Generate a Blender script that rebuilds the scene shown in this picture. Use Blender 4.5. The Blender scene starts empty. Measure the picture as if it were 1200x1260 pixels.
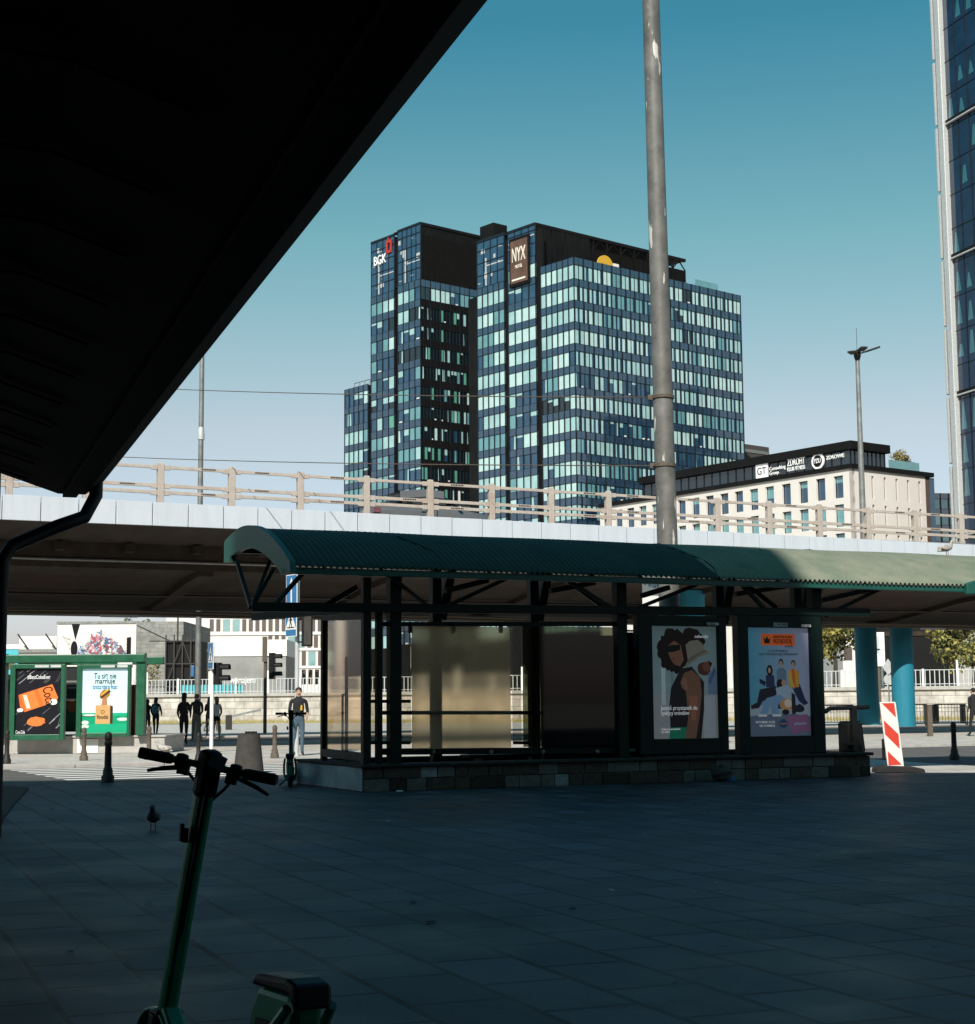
import bpy, bmesh, math, random
from mathutils import Vector, Matrix, Euler
R = math.radians
rnd = random.Random(7)
sc = bpy.context.scene
COL = sc.collection

# ------------------------------------------------------------------ camera
F, CX, CY, H = 2000.0, 600.0, 630.0, 1.33
PITCH, ROLL = math.atan(236 / F), R(-0.46)
CR = Euler((math.pi / 2 + PITCH, 0, 0)).to_matrix() @ Matrix.Rotation(ROLL, 3, 'Z')
cd = bpy.data.cameras.new('camera'); cam = bpy.data.objects.new('camera', cd); COL.objects.link(cam)
cam.matrix_world = Matrix.Translation((0, 0, H)) @ CR.to_4x4()
cd.sensor_fit = 'HORIZONTAL'; cd.sensor_width = 36; cd.lens = F / 1200 * 36
cd.clip_start = .05; cd.clip_end = 6000
sc.camera = cam

def ray(px, py):                       # direction through a photograph pixel, scaled to one metre of depth
    d = CR @ Vector(((px - CX) / F, (CY - py) / F, -1)); return d / d.y
def P(px, py, D): return Vector((0, 0, H)) + ray(px, py) * D
def G(px, py, z=0.0):
    d = ray(px, py); return Vector((0, 0, H)) + d * ((z - H) / d.z)

class Fr:                              # a place in the world: origin, heading, local x right / y away / z up
    def __init__(s, ox, oy, ang, oz=0.0): s.o = Vector((ox, oy, oz)); s.a = ang; s.M = Matrix.Rotation(ang, 3, 'Z')
    def w(s, x, y, z): return s.o + s.M @ Vector((x, y, z))
    def hit(s, px, py, ly=0.0):        # local x, z where a pixel's ray meets local y = ly
        n = s.M @ Vector((0, 1, 0)); d = ray(px, py); c = Vector((0, 0, H))
        t = (ly - n.dot(c - s.o)) / n.dot(d); q = s.M.transposed() @ (c + d * t - s.o); return q.x, q.z
    def hx(s, px, py, lx=0.0):         # local y, z where the ray meets local x = lx
        n = s.M @ Vector((1, 0, 0)); d = ray(px, py); c = Vector((0, 0, H))
        t = (lx - n.dot(c - s.o)) / n.dot(d); q = s.M.transposed() @ (c + d * t - s.o); return q.y, q.z
    def gnd(s, px, py, z=0.0):
        q = s.M.transposed() @ (G(px, py, z) - s.o); return q.x, q.y

# ------------------------------------------------------------------ objects
def tag(o, label=None, cat=None, group=None, kind=None):
    if label: o['label'] = label
    if cat: o['category'] = cat
    if group: o['group'] = group
    if kind: o['kind'] = kind
    return o
def empty(name, loc, rz=0.0, label=None, cat=None, group=None):
    o = bpy.data.objects.new(name, None); COL.objects.link(o); o.location = loc; o.rotation_euler = (0, 0, rz)
    o.empty_display_size = .2
    return tag(o, label, cat, group)
def fempty(name, fr, label, cat, group=None): return empty(name, fr.o, fr.a, label, cat, group)
def copy_tree(o, parent=None):
    c = o.copy(); COL.objects.link(c); c.parent = parent
    for ch in list(o.children): copy_tree(ch, c)
    return c

class MB:
    def __init__(s, T=None): s.v = []; s.f = []; s.mi = []; s.c = 0; s.T = T
    def add(s, vs, fs):
        n = len(s.v)
        for q in vs:
            q = s.T(*q) if s.T else q
            s.v.append(tuple(q))
        for f in fs: s.f.append([i + n for i in f]); s.mi.append(s.c)
    def box(s, x0, x1, y0, y1, z0, z1):
        s.add([(x0, y0, z0), (x1, y0, z0), (x1, y1, z0), (x0, y1, z0), (x0, y0, z1), (x1, y0, z1), (x1, y1, z1), (x0, y1, z1)],
              [(0, 3, 2, 1), (4, 5, 6, 7), (0, 1, 5, 4), (1, 2, 6, 5), (2, 3, 7, 6), (3, 0, 4, 7)])
    def quad(s, a, b, c, d): s.add([a, b, c, d], [(0, 1, 2, 3)])
    def bar(s, p, q, w, h=None, up=(0, 0, 1)):
        h = h or w; p = Vector(p); q = Vector(q); d = (q - p).normalized(); u = Vector(up)
        if abs(d.dot(u)) > .99: u = Vector((0, 1, 0))
        sd = d.cross(u).normalized(); u = sd.cross(d)
        vs = [e + sd * (a * w / 2) + u * (b * h / 2) for e in (p, q) for a, b in ((-1, -1), (1, -1), (1, 1), (-1, 1))]
        s.add(vs, [(0, 1, 2, 3), (7, 6, 5, 4), (0, 4, 5, 1), (1, 5, 6, 2), (2, 6, 7, 3), (3, 7, 4, 0)])
    def path(s, pts, r, n=8, cap=True):
        pts = [Vector(p) for p in pts]; k = len(pts); rs = r if isinstance(r, (list, tuple)) else [r] * k
        vs = []; ref = None
        for i, p in enumerate(pts):
            d = (pts[min(i + 1, k - 1)] - pts[max(i - 1, 0)]).normalized()
            if ref is None: ref = Vector((0, 0, 1)) if abs(d.z) < .9 else Vector((1, 0, 0))
            a = d.cross(ref).normalized(); b = a.cross(d); ref = b
            for j in range(n):
                t = 2 * math.pi * j / n; vs.append(p + a * (rs[i] * math.cos(t)) + b * (rs[i] * math.sin(t)))
        fs = [(i * n + j, i * n + (j + 1) % n, (i + 1) * n + (j + 1) % n, (i + 1) * n + j) for i in range(k - 1) for j in range(n)]
        if cap: fs += [tuple(range(n))[::-1], tuple(range((k - 1) * n, k * n))]
        s.add(vs, fs)
    def tube(s, p, q, r, r2=None, n=10): s.path([p, q], [r, r2 if r2 is not None else r], n)
    def lathe(s, prof, c=(0, 0, 0), n=16, axis='z'):
        vs = []
        for r, z in prof:
            for j in range(n):
                t = 2 * math.pi * j / n; a, b = r * math.cos(t), r * math.sin(t)
                vs.append((c[0] + a, c[1] + b, c[2] + z) if axis == 'z' else (c[0] + a, c[1] + z, c[2] + b) if axis == 'y' else (c[0] + z, c[1] + a, c[2] + b))
        k = len(prof)
        fs = [(i * n + j, i * n + (j + 1) % n, (i + 1) * n + (j + 1) % n, (i + 1) * n + j) for i in range(k - 1) for j in range(n)]
        fs += [tuple(range(n))[::-1], tuple(range((k - 1) * n, k * n))]
        s.add(vs, fs)
    def ell(s, c, r, n=12, m=8):
        prof = [(math.sin(math.pi * i / m), -math.cos(math.pi * i / m)) for i in range(m + 1)]
        vs = [(c[0] + a * r[0] * math.cos(2 * math.pi * j / n), c[1] + a * r[1] * math.sin(2 * math.pi * j / n), c[2] + z * r[2]) for a, z in prof for j in range(n)]
        s.add(vs, [(i * n + j, i * n + (j + 1) % n, (i + 1) * n + (j + 1) % n, (i + 1) * n + j) for i in range(m) for j in range(n)])
    def prism(s, pts, ext):            # outline of 3D points pushed along a vector
        n = len(pts); e = Vector(ext); a = [Vector(p) for p in pts]
        s.add(a + [p + e for p in a], [tuple(range(n)), tuple(range(n, 2 * n))[::-1]] + [(i, i + n, (i + 1) % n + n, (i + 1) % n) for i in range(n)])
    def xz(s, pts, y0, y1): s.prism([(x, y0, z) for x, z in pts], (0, y1 - y0, 0))
    def yz(s, pts, x0, x1): s.prism([(x0, y, z) for y, z in pts], (x1 - x0, 0, 0))
    def torus(s, c, Rr, r, n=24, m=8, axis='y'):
        vs = []
        for i in range(n):
            t = 2 * math.pi * i / n
            for j in range(m):
                u = 2 * math.pi * j / m; a = Rr + r * math.cos(u); b = r * math.sin(u)
                x, z = a * math.cos(t), a * math.sin(t)
                vs.append((c[0] + x, c[1] + b, c[2] + z) if axis == 'y' else (c[0] + b, c[1] + x, c[2] + z))
        s.add(vs, [(i * m + j, i * m + (j + 1) % m, ((i + 1) % n) * m + (j + 1) % m, ((i + 1) % n) * m + j) for i in range(n) for j in range(m)])
    def build(s, name, mats, parent=None, smooth=False, bevel=0.0, label=None, cat=None, group=None, kind=None, fix=True):
        me = bpy.data.meshes.new(name); me.from_pydata(s.v, [], s.f)
        for m in (mats if isinstance(mats, (list, tuple)) else [mats]): me.materials.append(m)
        me.polygons.foreach_set('material_index', s.mi)
        if fix:
            b = bmesh.new(); b.from_mesh(me); bmesh.ops.recalc_face_normals(b, faces=b.faces); b.to_mesh(me); b.free()
        o = bpy.data.objects.new(name, me); COL.objects.link(o); o.parent = parent
        if smooth:
            me.polygons.foreach_set('use_smooth', [True] * len(me.polygons))
            if smooth != 2:
                try: me.set_sharp_from_angle(angle=R(35))
                except Exception: pass
        if bevel:
            m = o.modifiers.new('bevel', 'BEVEL'); m.width = bevel; m.segments = 2; m.limit_method = 'ANGLE'; m.angle_limit = R(40)
        return tag(o, label, cat, group, kind)

# ------------------------------------------------------------------ materials
def nodes(name):
    m = bpy.data.materials.new(name); m.use_nodes = True; nt = m.node_tree
    return m, nt, nt.nodes['Principled BSDF'], nt.nodes['Material Output']
def N(nt, t, **k):
    n = nt.nodes.new(t)
    for a, b in k.items():
        if a in n.inputs: n.inputs[a].default_value = b
        else: setattr(n, a, b)
    return n
def ramp(nt, src, stops):
    r = N(nt, 'ShaderNodeValToRGB'); el = r.color_ramp.elements
    while len(el) < len(stops): el.new(.5)
    for e, (p, c) in zip(el, stops): e.position = p; e.color = tuple(c) + (1,) if len(c) == 3 else c
    nt.links.new(src, r.inputs[0]); return r.outputs[0]
def c3(c, k=1.0): return tuple(min(1, x * k) for x in c[:3])

def pm(name, col, rough=.6, metal=0., var=.25, scale=3., bump=.0, bscale=40., spec=.5, col2=None, emit=0.):
    m, nt, b, out = nodes(name); L = nt.links
    tc = N(nt, 'ShaderNodeTexCoord'); n = N(nt, 'ShaderNodeTexNoise', Scale=scale, Detail=6., Roughness=.6)
    L.new(tc.outputs['Object'], n.inputs['Vector'])
    a, d = (c3(col, 1 - var), c3(col, 1 + var)) if col2 is None else (col, col2)
    cr = ramp(nt, n.outputs['Fac'], [(.3, a), (.7, d)]); L.new(cr, b.inputs['Base Color'])
    b.inputs['Roughness'].default_value = rough; b.inputs['Metallic'].default_value = metal
    b.inputs['Specular IOR Level'].default_value = spec
    rr = N(nt, 'ShaderNodeMapRange'); rr.inputs['To Min'].default_value = max(.02, rough - .12); rr.inputs['To Max'].default_value = min(1, rough + .12)
    L.new(n.outputs['Fac'], rr.inputs['Value']); L.new(rr.outputs[0], b.inputs['Roughness'])
    if bump:
        n2 = N(nt, 'ShaderNodeTexNoise', Scale=bscale, Detail=5.); L.new(tc.outputs['Object'], n2.inputs['Vector'])
        bp = N(nt, 'ShaderNodeBump', Strength=bump, Distance=.02); L.new(n2.outputs['Fac'], bp.inputs['Height']); L.new(bp.outputs[0], b.inputs['Normal'])
    if emit:
        L.new(cr, b.inputs['Emission Color']); b.inputs['Emission Strength'].default_value = emit
    return m

def brickm(name, c1, c2, mortar, bw, bh, ms=.012, rough=.8, bump=.6, rot=(0, 0, 0), stain=.35, spec=.3, offset=.5, sq=1.0, gum=False):
    m, nt, b, out = nodes(name); L = nt.links
    tc = N(nt, 'ShaderNodeTexCoord'); mp = N(nt, 'ShaderNodeMapping'); mp.inputs['Rotation'].default_value = rot
    L.new(tc.outputs['Object'], mp.inputs['Vector'])
    br = N(nt, 'ShaderNodeTexBrick', Scale=1.0); br.offset = offset; br.squash = sq
    br.inputs['Brick Width'].default_value = bw; br.inputs['Row Height'].default_value = bh; br.inputs['Mortar Size'].default_value = ms
    br.inputs['Mortar Smooth'].default_value = .2; br.inputs['Bias'].default_value = 0.
    br.inputs['Color1'].default_value = (*c1, 1); br.inputs['Color2'].default_value = (*c2, 1); br.inputs['Mortar'].default_value = (*mortar, 1)
    L.new(mp.outputs[0], br.inputs['Vector'])
    n = N(nt, 'ShaderNodeTexNoise', Scale=.9, Detail=8., Roughness=.65); L.new(tc.outputs['Object'], n.inputs['Vector'])
    n2 = N(nt, 'ShaderNodeTexNoise', Scale=60., Detail=3.); L.new(tc.outputs['Object'], n2.inputs['Vector'])
    st = ramp(nt, n.outputs['Fac'], [(.35, (1 - stain,) * 3), (.65, (1 + stain * .4,) * 3)])
    mx = N(nt, 'ShaderNodeMix', data_type='RGBA', blend_type='MULTIPLY'); mx.inputs['Factor'].default_value = 1
    L.new(br.outputs['Color'], mx.inputs['A']); L.new(st, mx.inputs['B'])
    mx2 = N(nt, 'ShaderNodeMix', data_type='RGBA', blend_type='MULTIPLY'); mx2.inputs['Factor'].default_value = 1
    st2 = ramp(nt, n2.outputs['Fac'], [(.3, (.62,) * 3), (.7, (1.3,) * 3)])
    L.new(mx.outputs['Result'], mx2.inputs['A']); L.new(st2, mx2.inputs['B']); res = mx2.outputs['Result']
    if gum:                                                      # trodden gum spots, pale scuffs and dark spills
        vo = N(nt, 'ShaderNodeTexVoronoi', Scale=2.6, Randomness=1.); L.new(tc.outputs['Object'], vo.inputs['Vector'])
        sp = ramp(nt, vo.outputs['Distance'], [(.055, (1, 1, 1)), (.075, (0, 0, 0))]); g1 = N(nt, 'ShaderNodeMix', data_type='RGBA'); L.new(sp, g1.inputs['Factor']); L.new(res, g1.inputs['A']); g1.inputs['B'].default_value = (.012, .014, .016, 1)
        ns = N(nt, 'ShaderNodeTexNoise', Scale=.55, Detail=9., Roughness=.75, Distortion=.6); L.new(tc.outputs['Object'], ns.inputs['Vector'])
        g2 = N(nt, 'ShaderNodeMix', data_type='RGBA', blend_type='MULTIPLY'); g2.inputs['Factor'].default_value = 1; L.new(g1.outputs['Result'], g2.inputs['A']); L.new(ramp(nt, ns.outputs['Fac'], [(.36, (.45,) * 3), (.47, (.95,) * 3), (.60, (1.0,) * 3), (.66, (1.35,) * 3)]), g2.inputs['B']); res = g2.outputs['Result']
    L.new(res, b.inputs['Base Color'])
    rr = ramp(nt, n.outputs['Fac'], [(.3, (rough - .15,) * 3), (.7, (min(1, rough + .1),) * 3)]); L.new(rr, b.inputs['Roughness'])
    b.inputs['Specular IOR Level'].default_value = spec
    ma = N(nt, 'ShaderNodeMath', operation='MULTIPLY_ADD'); ma.inputs[1].default_value = -1; ma.inputs[2].default_value = 1
    L.new(br.outputs['Fac'], ma.inputs[0])
    ad = N(nt, 'ShaderNodeMath', operation='MULTIPLY_ADD'); ad.inputs[1].default_value = .25; L.new(n2.outputs['Fac'], ad.inputs[0]); L.new(ma.outputs[0], ad.inputs[2])
    bp = N(nt, 'ShaderNodeBump', Strength=bump, Distance=.008); L.new(ad.outputs[0], bp.inputs['Height']); L.new(bp.outputs[0], b.inputs['Normal'])
    return m

def panem(name, col, rough=.03, var=.12, ior=2.1):   # glazing with what hangs right behind it
    m, nt, b, out = nodes(name); L = nt.links
    tc = N(nt, 'ShaderNodeTexCoord'); n = N(nt, 'ShaderNodeTexNoise', Scale=.6, Detail=2.); L.new(tc.outputs['Object'], n.inputs['Vector'])
    L.new(ramp(nt, n.outputs['Fac'], [(.3, c3(col, 1 - var)), (.7, c3(col, 1 + var))]), b.inputs['Base Color'])
    b.inputs['Roughness'].default_value = rough; b.inputs['IOR'].default_value = ior
    return m

def glassm(name, tint, haze, dirt, rough=.25, spec=.5):     # a dirty sheet: light passes, dirt scatters
    m, nt, b, out = nodes(name); L = nt.links; nt.nodes.remove(b)
    tc = N(nt, 'ShaderNodeTexCoord'); mp = N(nt, 'ShaderNodeMapping'); mp.inputs['Scale'].default_value = (4, 4, .7)
    L.new(tc.outputs['Object'], mp.inputs['Vector'])
    n = N(nt, 'ShaderNodeTexNoise', Scale=1.5, Detail=9., Roughness=.7); L.new(mp.outputs[0], n.inputs['Vector'])
    nb = N(nt, 'ShaderNodeTexNoise', Scale=1.1, Detail=6.); L.new(tc.outputs['Object'], nb.inputs['Vector'])
    mu = N(nt, 'ShaderNodeMath', operation='MULTIPLY'); L.new(n.outputs['Fac'], mu.inputs[0]); L.new(nb.outputs['Fac'], mu.inputs[1])
    rf = N(nt, 'ShaderNodeBsdfRefraction', Roughness=rough, IOR=1.02); rf.inputs['Color'].default_value = (*tint, 1)
    df = N(nt, 'ShaderNodeBsdfDiffuse'); df.inputs['Color'].default_value = (*dirt, 1)
    tl = N(nt, 'ShaderNodeBsdfTranslucent'); tl.inputs['Color'].default_value = (*dirt, 1)
    m0 = N(nt, 'ShaderNodeMixShader', Fac=.85); L.new(df.outputs[0], m0.inputs[1]); L.new(tl.outputs[0], m0.inputs[2])
    m1 = N(nt, 'ShaderNodeMixShader'); L.new(ramp(nt, mu.outputs[0], [(.12, (haze * .72,) * 3), (.42, (min(1, haze * 1.3),) * 3)]), m1.inputs[0])
    L.new(rf.outputs[0], m1.inputs[1]); L.new(m0.outputs[0], m1.inputs[2])
    gl = N(nt, 'ShaderNodeBsdfGlossy', Roughness=.03); fr = N(nt, 'ShaderNodeFresnel', IOR=1.4)
    ge = N(nt, 'ShaderNodeNewGeometry'); fm = N(nt, 'ShaderNodeMath', operation='MULTIPLY'); iv = N(nt, 'ShaderNodeMath', operation='SUBTRACT'); iv.inputs[0].default_value = 1; L.new(ge.outputs['Backfacing'], iv.inputs[1]); L.new(fr.outputs[0], fm.inputs[0]); L.new(iv.outputs[0], fm.inputs[1])
    m2 = N(nt, 'ShaderNodeMixShader'); L.new(fm.outputs[0], m2.inputs[0]); L.new(m1.outputs[0], m2.inputs[1]); L.new(gl.outputs[0], m2.inputs[2])
    L.new(m2.outputs[0], out.inputs['Surface'])
    return m

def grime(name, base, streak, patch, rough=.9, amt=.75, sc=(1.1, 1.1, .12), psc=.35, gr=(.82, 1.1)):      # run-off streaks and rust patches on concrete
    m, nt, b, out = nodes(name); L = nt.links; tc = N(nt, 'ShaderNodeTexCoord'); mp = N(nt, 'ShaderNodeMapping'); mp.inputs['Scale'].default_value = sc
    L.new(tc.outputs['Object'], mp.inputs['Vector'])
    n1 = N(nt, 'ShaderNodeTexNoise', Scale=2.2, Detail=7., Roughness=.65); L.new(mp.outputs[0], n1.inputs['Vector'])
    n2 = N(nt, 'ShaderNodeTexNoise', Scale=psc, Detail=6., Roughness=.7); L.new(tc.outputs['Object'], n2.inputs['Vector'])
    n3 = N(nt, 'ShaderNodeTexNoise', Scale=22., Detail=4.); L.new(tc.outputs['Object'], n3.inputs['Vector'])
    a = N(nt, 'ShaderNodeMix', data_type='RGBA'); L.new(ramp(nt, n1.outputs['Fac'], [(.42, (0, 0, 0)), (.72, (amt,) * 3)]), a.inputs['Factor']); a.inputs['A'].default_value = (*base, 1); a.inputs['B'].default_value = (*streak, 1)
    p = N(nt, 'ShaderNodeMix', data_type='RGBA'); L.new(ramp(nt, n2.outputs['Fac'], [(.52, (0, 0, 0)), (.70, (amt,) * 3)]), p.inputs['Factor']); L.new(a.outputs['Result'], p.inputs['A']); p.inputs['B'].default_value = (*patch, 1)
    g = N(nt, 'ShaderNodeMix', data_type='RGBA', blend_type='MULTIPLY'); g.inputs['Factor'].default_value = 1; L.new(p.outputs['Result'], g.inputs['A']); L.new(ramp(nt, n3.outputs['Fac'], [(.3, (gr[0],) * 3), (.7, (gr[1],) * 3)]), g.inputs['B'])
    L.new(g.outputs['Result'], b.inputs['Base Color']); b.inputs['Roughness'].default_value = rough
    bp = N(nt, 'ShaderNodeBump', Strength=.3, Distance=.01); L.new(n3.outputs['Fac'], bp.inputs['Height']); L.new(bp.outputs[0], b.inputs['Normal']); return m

M = dict(
    paving=brickm('granite_paving', (.034, .046, .060), (.080, .094, .112), (.002, .0025, .003), .74, .48, ms=.021, gum=True, rough=.62, bump=1., rot=(0, 0, R(-111.7)), stain=.55, spec=.35),
    asphalt=pm('asphalt', (.11, .105, .1), .85, var=.2, scale=1.2, bump=.5, bscale=160),
    pave_light=brickm('light_paving', (.50, .475, .44), (.58, .55, .51), (.33, .31, .29), .5, .5, ms=.012, rough=.85, bump=.3, rot=(0, 0, R(-22)), stain=.2),
    terrain=pm('far_ground', (.30, .28, .25), .9, var=.2, scale=.06),
    marking=pm('road_paint', (.72, .70, .66), .7, var=.12, scale=4),
    kerb=pm('kerb_stone', (.40, .38, .36), .8, var=.15, scale=3, bump=.2),
    soil=pm('soil', (.035, .026, .018), .95, var=.4, scale=8, bump=1., bscale=25),
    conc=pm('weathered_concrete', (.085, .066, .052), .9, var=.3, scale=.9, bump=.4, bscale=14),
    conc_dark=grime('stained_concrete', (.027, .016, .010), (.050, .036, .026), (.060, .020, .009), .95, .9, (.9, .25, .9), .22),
    conc_bin=pm('bin_concrete', (.055, .05, .046), .95, var=.25, scale=9, bump=.8, bscale=90),
    fascia=grime('fascia_cladding', (.55, .585, .65), (.47, .49, .52), (.52, .55, .60), .55, .7, (1.6, 1.6, .22), .5, (.97, 1.02)),
    fascia_gap=pm('fascia_joint', (.22, .23, .24), .8, var=.1),
    rail=grime('cream_rail_paint', (.47, .405, .36), (.34, .27, .22), (.30, .20, .14), .6, .55, (2.2, 2.2, 1.2), 1.1, (.92, 1.05)),
    dark=pm('black_paint', (.006, .0065, .007), .5, var=.3, scale=6, spec=.25),
    rubber=pm('rubber', (.014, .014, .014), .85, var=.3, scale=10),
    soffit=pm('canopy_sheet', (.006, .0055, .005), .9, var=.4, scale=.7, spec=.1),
    dgreen=pm('dark_green_paint', (.003, .011, .009), .5, var=.3, scale=5, bump=.05, spec=.2),
    green=pm('green_paint', (.005, .085, .040), .4, var=.18, scale=4, bump=.05),
    roofgreen=pm('roof_green', (.016, .044, .038), .65, var=.3, scale=2.2, col2=(.036, .066, .052), spec=.25), roofpale=pm('sunlit_roof', (.13, .17, .125), .8, var=.3, scale=1.8, col2=(.22, .23, .18), spec=.2),  # pale copy of the roof green: sunlight put into the colour
    gablegreen=pm('gable_green', (.010, .085, .066), .5, var=.2, scale=3),
    stone=brickm('rough_stone', (.075, .06, .05), (.30, .28, .26), (.02, .018, .016), .42, .17, ms=.012, rough=.9, bump=1.0, rot=(R(90), 0, 0), stain=.5),
    stone_side=brickm('painted_stone', (.33, .36, .39), (.48, .50, .52), (.12, .12, .12), .42, .17, ms=.012, rough=.9, bump=1.0, rot=(R(90), 0, R(90)), stain=.45),
    coping=pm('wall_coping', (.028, .022, .019), .9, var=.4, scale=5, bump=.8, bscale=30),
    steel=pm('galvanised_steel', (.22, .22, .215), .45, metal=.35, var=.25, scale=3, bump=.1),
    steel_light=pm('light_steel', (.55, .56, .56), .4, metal=.25, var=.12, scale=4),
    iron=pm('cast_iron', (.014, .011, .009), .6, var=.35, scale=12, bump=.2),
    iron_brown=pm('rusty_iron', (.10, .078, .06), .75, var=.35, scale=12, bump=.3),
    white=pm('white_render', (.69, .64, .605), .8, var=.04, scale=.4),
    white2=pm('white_paint', (.75, .74, .72), .7, var=.08, scale=2),
    grey_net=pm('grey_cladding', (.27, .26, .245), .9, var=.2, scale=.25),
    blackmetal=pm('black_cladding', (.006, .0055, .0055), .6, var=.35, scale=.3, spec=.2),
    louvre=pm('louvre_black', (.005, .004, .004), .8, var=.4, scale=.5, spec=.15),
    spandrel=panem('spandrel_glass', (.022, .052, .095), .05, .2, 2.2),
    mullion=pm('mullion_metal', (.012, .018, .026), .4, var=.2, metal=.3),
    pane_light=panem('curtain_pane', (.34, .54, .55), .05, .10),
    pane_pale=panem('blind_pane', (.47, .66, .65), .05, .08),
    pane_mid=panem('half_blind_pane', (.13, .30, .33), .04),
    pane_blue=panem('blue_pane', (.018, .060, .115), .03, .2),
    pane_dark=panem('dark_pane', (.006, .012, .016), .02, .3),
    pane_navy=panem('navy_pane', (.008, .022, .055), .02, .25, 1.6),
    pane_green=panem('green_pane', (.10, .32, .24), .05),
    red=pm('red_reflective', (.62, .05, .028), .5, var=.1, scale=20),
    orange=pm('orange_print', (.80, .17, .04), .5, var=.06, scale=5),
    blue=pm('sign_blue', (.035, .165, .36), .4, var=.08, scale=5),
    colblue=grime('column_blue', (.012, .215, .31), (.02, .14, .20), (.03, .25, .33), .6, .6, (3., 3., .4), 1.2, (.95, 1.04)),
    yellow=pm('yellow_sign', (.62, .36, .03), .5, var=.05),
    skin=pm('skin', (.46, .27, .19), .6, var=.08), skin_dark=pm('tan_skin', (.24, .12, .075), .6, var=.1),
    hair=pm('black_hair', (.012, .009, .008), .6, var=.3, scale=30), hair_fair=pm('fair_hair', (.22, .12, .06), .6, var=.3, scale=30),
    hair_red=pm('auburn_hair', (.12, .045, .02), .6, var=.3, scale=30),
    cl_black=pm('black_cloth', (.012, .012, .014), .9, var=.3, scale=9), cl_dark=pm('charcoal_cloth', (.035, .035, .037), .9, var=.3, scale=9),
    cl_jeans=pm('denim', (.055, .095, .13), .9, var=.25, scale=9), cl_khaki=pm('khaki_cloth', (.20, .17, .13), .9, var=.2, scale=9),
    cl_white=pm('white_cloth', (.75, .72, .70), .9, var=.08, scale=9), cl_teal=pm('teal_cloth', (.03, .13, .17), .8, var=.2, scale=9),
    shoe=pm('shoe_leather', (.02, .018, .017), .7, var=.2),
    bark=pm('bark', (.05, .037, .025), .95, var=.4, scale=8, bump=.8, bscale=20),
    leaf=pm('leaf_green', (.12, .125, .03), .7, var=.3, scale=1.5), leaf2=pm('leaf_yellow', (.30, .25, .06), .7, var=.3, scale=1.5), leaf3=pm('leaf_dark', (.030, .042, .014), .7, var=.3, scale=1.5),
    grass=pm('dry_grass', (.30, .25, .11), .95, var=.35, scale=3),
    carpaint=pm('grey_car_paint', (.20, .20, .21), .25, metal=.5, var=.05), carglass=panem('car_glass', (.012, .014, .016), .02),
    chrome=pm('bright_metal', (.6, .6, .6), .2, metal=.9, var=.05), lampglass=panem('lamp_glass', (.75, .76, .78), .05), tail=panem('tail_lamp', (.16, .015, .015), .06),
    pigeon=pm('pigeon_grey', (.045, .045, .05), .8, var=.4, scale=30), pigeon_pale=pm('pigeon_pale', (.36, .33, .31), .8, var=.45, scale=25),
    pink=pm('bird_foot', (.30, .09, .07), .7, var=.1),
    sgreen=pm('scooter_green', (.010, .28, .14), .35, var=.12, scale=5), teal=pm('scooter_teal', (.012, .24, .16), .35, var=.1, scale=5),
    rustwhite=pm('peeling_paint', (.62, .60, .57), .8, var=.15, scale=9),
    st1=pm('stone_black', (.028, .018, .012), .9, var=.4, scale=7, bump=1., bscale=22), st2=pm('stone_dark', (.065, .045, .033), .9, var=.4, scale=7, bump=1., bscale=22), st3=pm('stone_grey', (.13, .115, .10), .9, var=.35, scale=7, bump=1., bscale=22), st4=pm('stone_pale', (.27, .27, .26), .9, var=.35, scale=7, bump=1., bscale=22),
    turq=pm('turquoise_board', (.06, .40, .46), .6, var=.1), brick_red=pm('oxide_red', (.10, .022, .014), .8, var=.2, scale=4),
)
def text(parent, s, x, y, z, h, mat, w=None, rz=0.0, align='CENTER', name='lettering', tilt=0.0, ext=.004):
    cu = bpy.data.curves.new(name, 'FONT'); cu.body = s; cu.align_x = align; cu.align_y = 'CENTER'; cu.size = h * 1.35; cu.extrude = ext
    t = bpy.data.objects.new('t', cu); me = bpy.data.meshes.new_from_object(t); bpy.data.objects.remove(t); bpy.data.curves.remove(cu)
    me.name = name; me.materials.clear(); me.materials.append(mat)
    m = Matrix.Translation((x, y, z)) @ Matrix.Rotation(rz, 4, 'Z') @ Matrix.Rotation(R(90), 4, 'X') @ Matrix.Rotation(tilt, 4, 'Z')
    if w and len(me.vertices):
        xs = [v.co.x for v in me.vertices]; m = m @ Matrix.Diagonal((w / max(1e-4, max(xs) - min(xs)), 1, 1, 1))
    o = bpy.data.objects.new(name, me); COL.objects.link(o); o.parent = parent; o.matrix_local = m
    return o

# ================================================================== ground
GF = Fr(0, 0, R(22)); RF = Fr(0, 0, R(26.5))
def sheet(name, pts, z, mat, kind='structure'):
    b = MB(); b.add([(p[0], p[1], z) for p in pts], [tuple(range(len(pts)))])
    o = b.build(name, mat, kind=kind); return o
def band(name, v0, v1, z, mat, u0=-90, u1=90):
    return sheet(name, [RF.w(u0, v0, 0), RF.w(u1, v0, 0), RF.w(u1, v1, 0), RF.w(u0, v1, 0)], z, mat)
b = MB(); b.box(-3000, 3000, -1500, 4500, -1.0, -.02); b.build('ground', M['terrain'], kind='structure')
sheet('plaza_paving', [RF.w(-45, -30, 0), RF.w(45, -30, 0), RF.w(45, 29.8, 0), RF.w(-45, 29.8, 0)], 0, M['paving'])
sheet('pale_footpath', [G(1076, 951), G(1330, 951), RF.w(24.5, 29.8, 0), RF.w(17, 29.8, 0)], .004, M['pave_light'])
band('road', 29.8, 36.6, .0, M['asphalt'])
band('pavement', 36.6, 60, .0, M['pave_light'])
band('far_road', 60, 67, .0, M['asphalt'])
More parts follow.
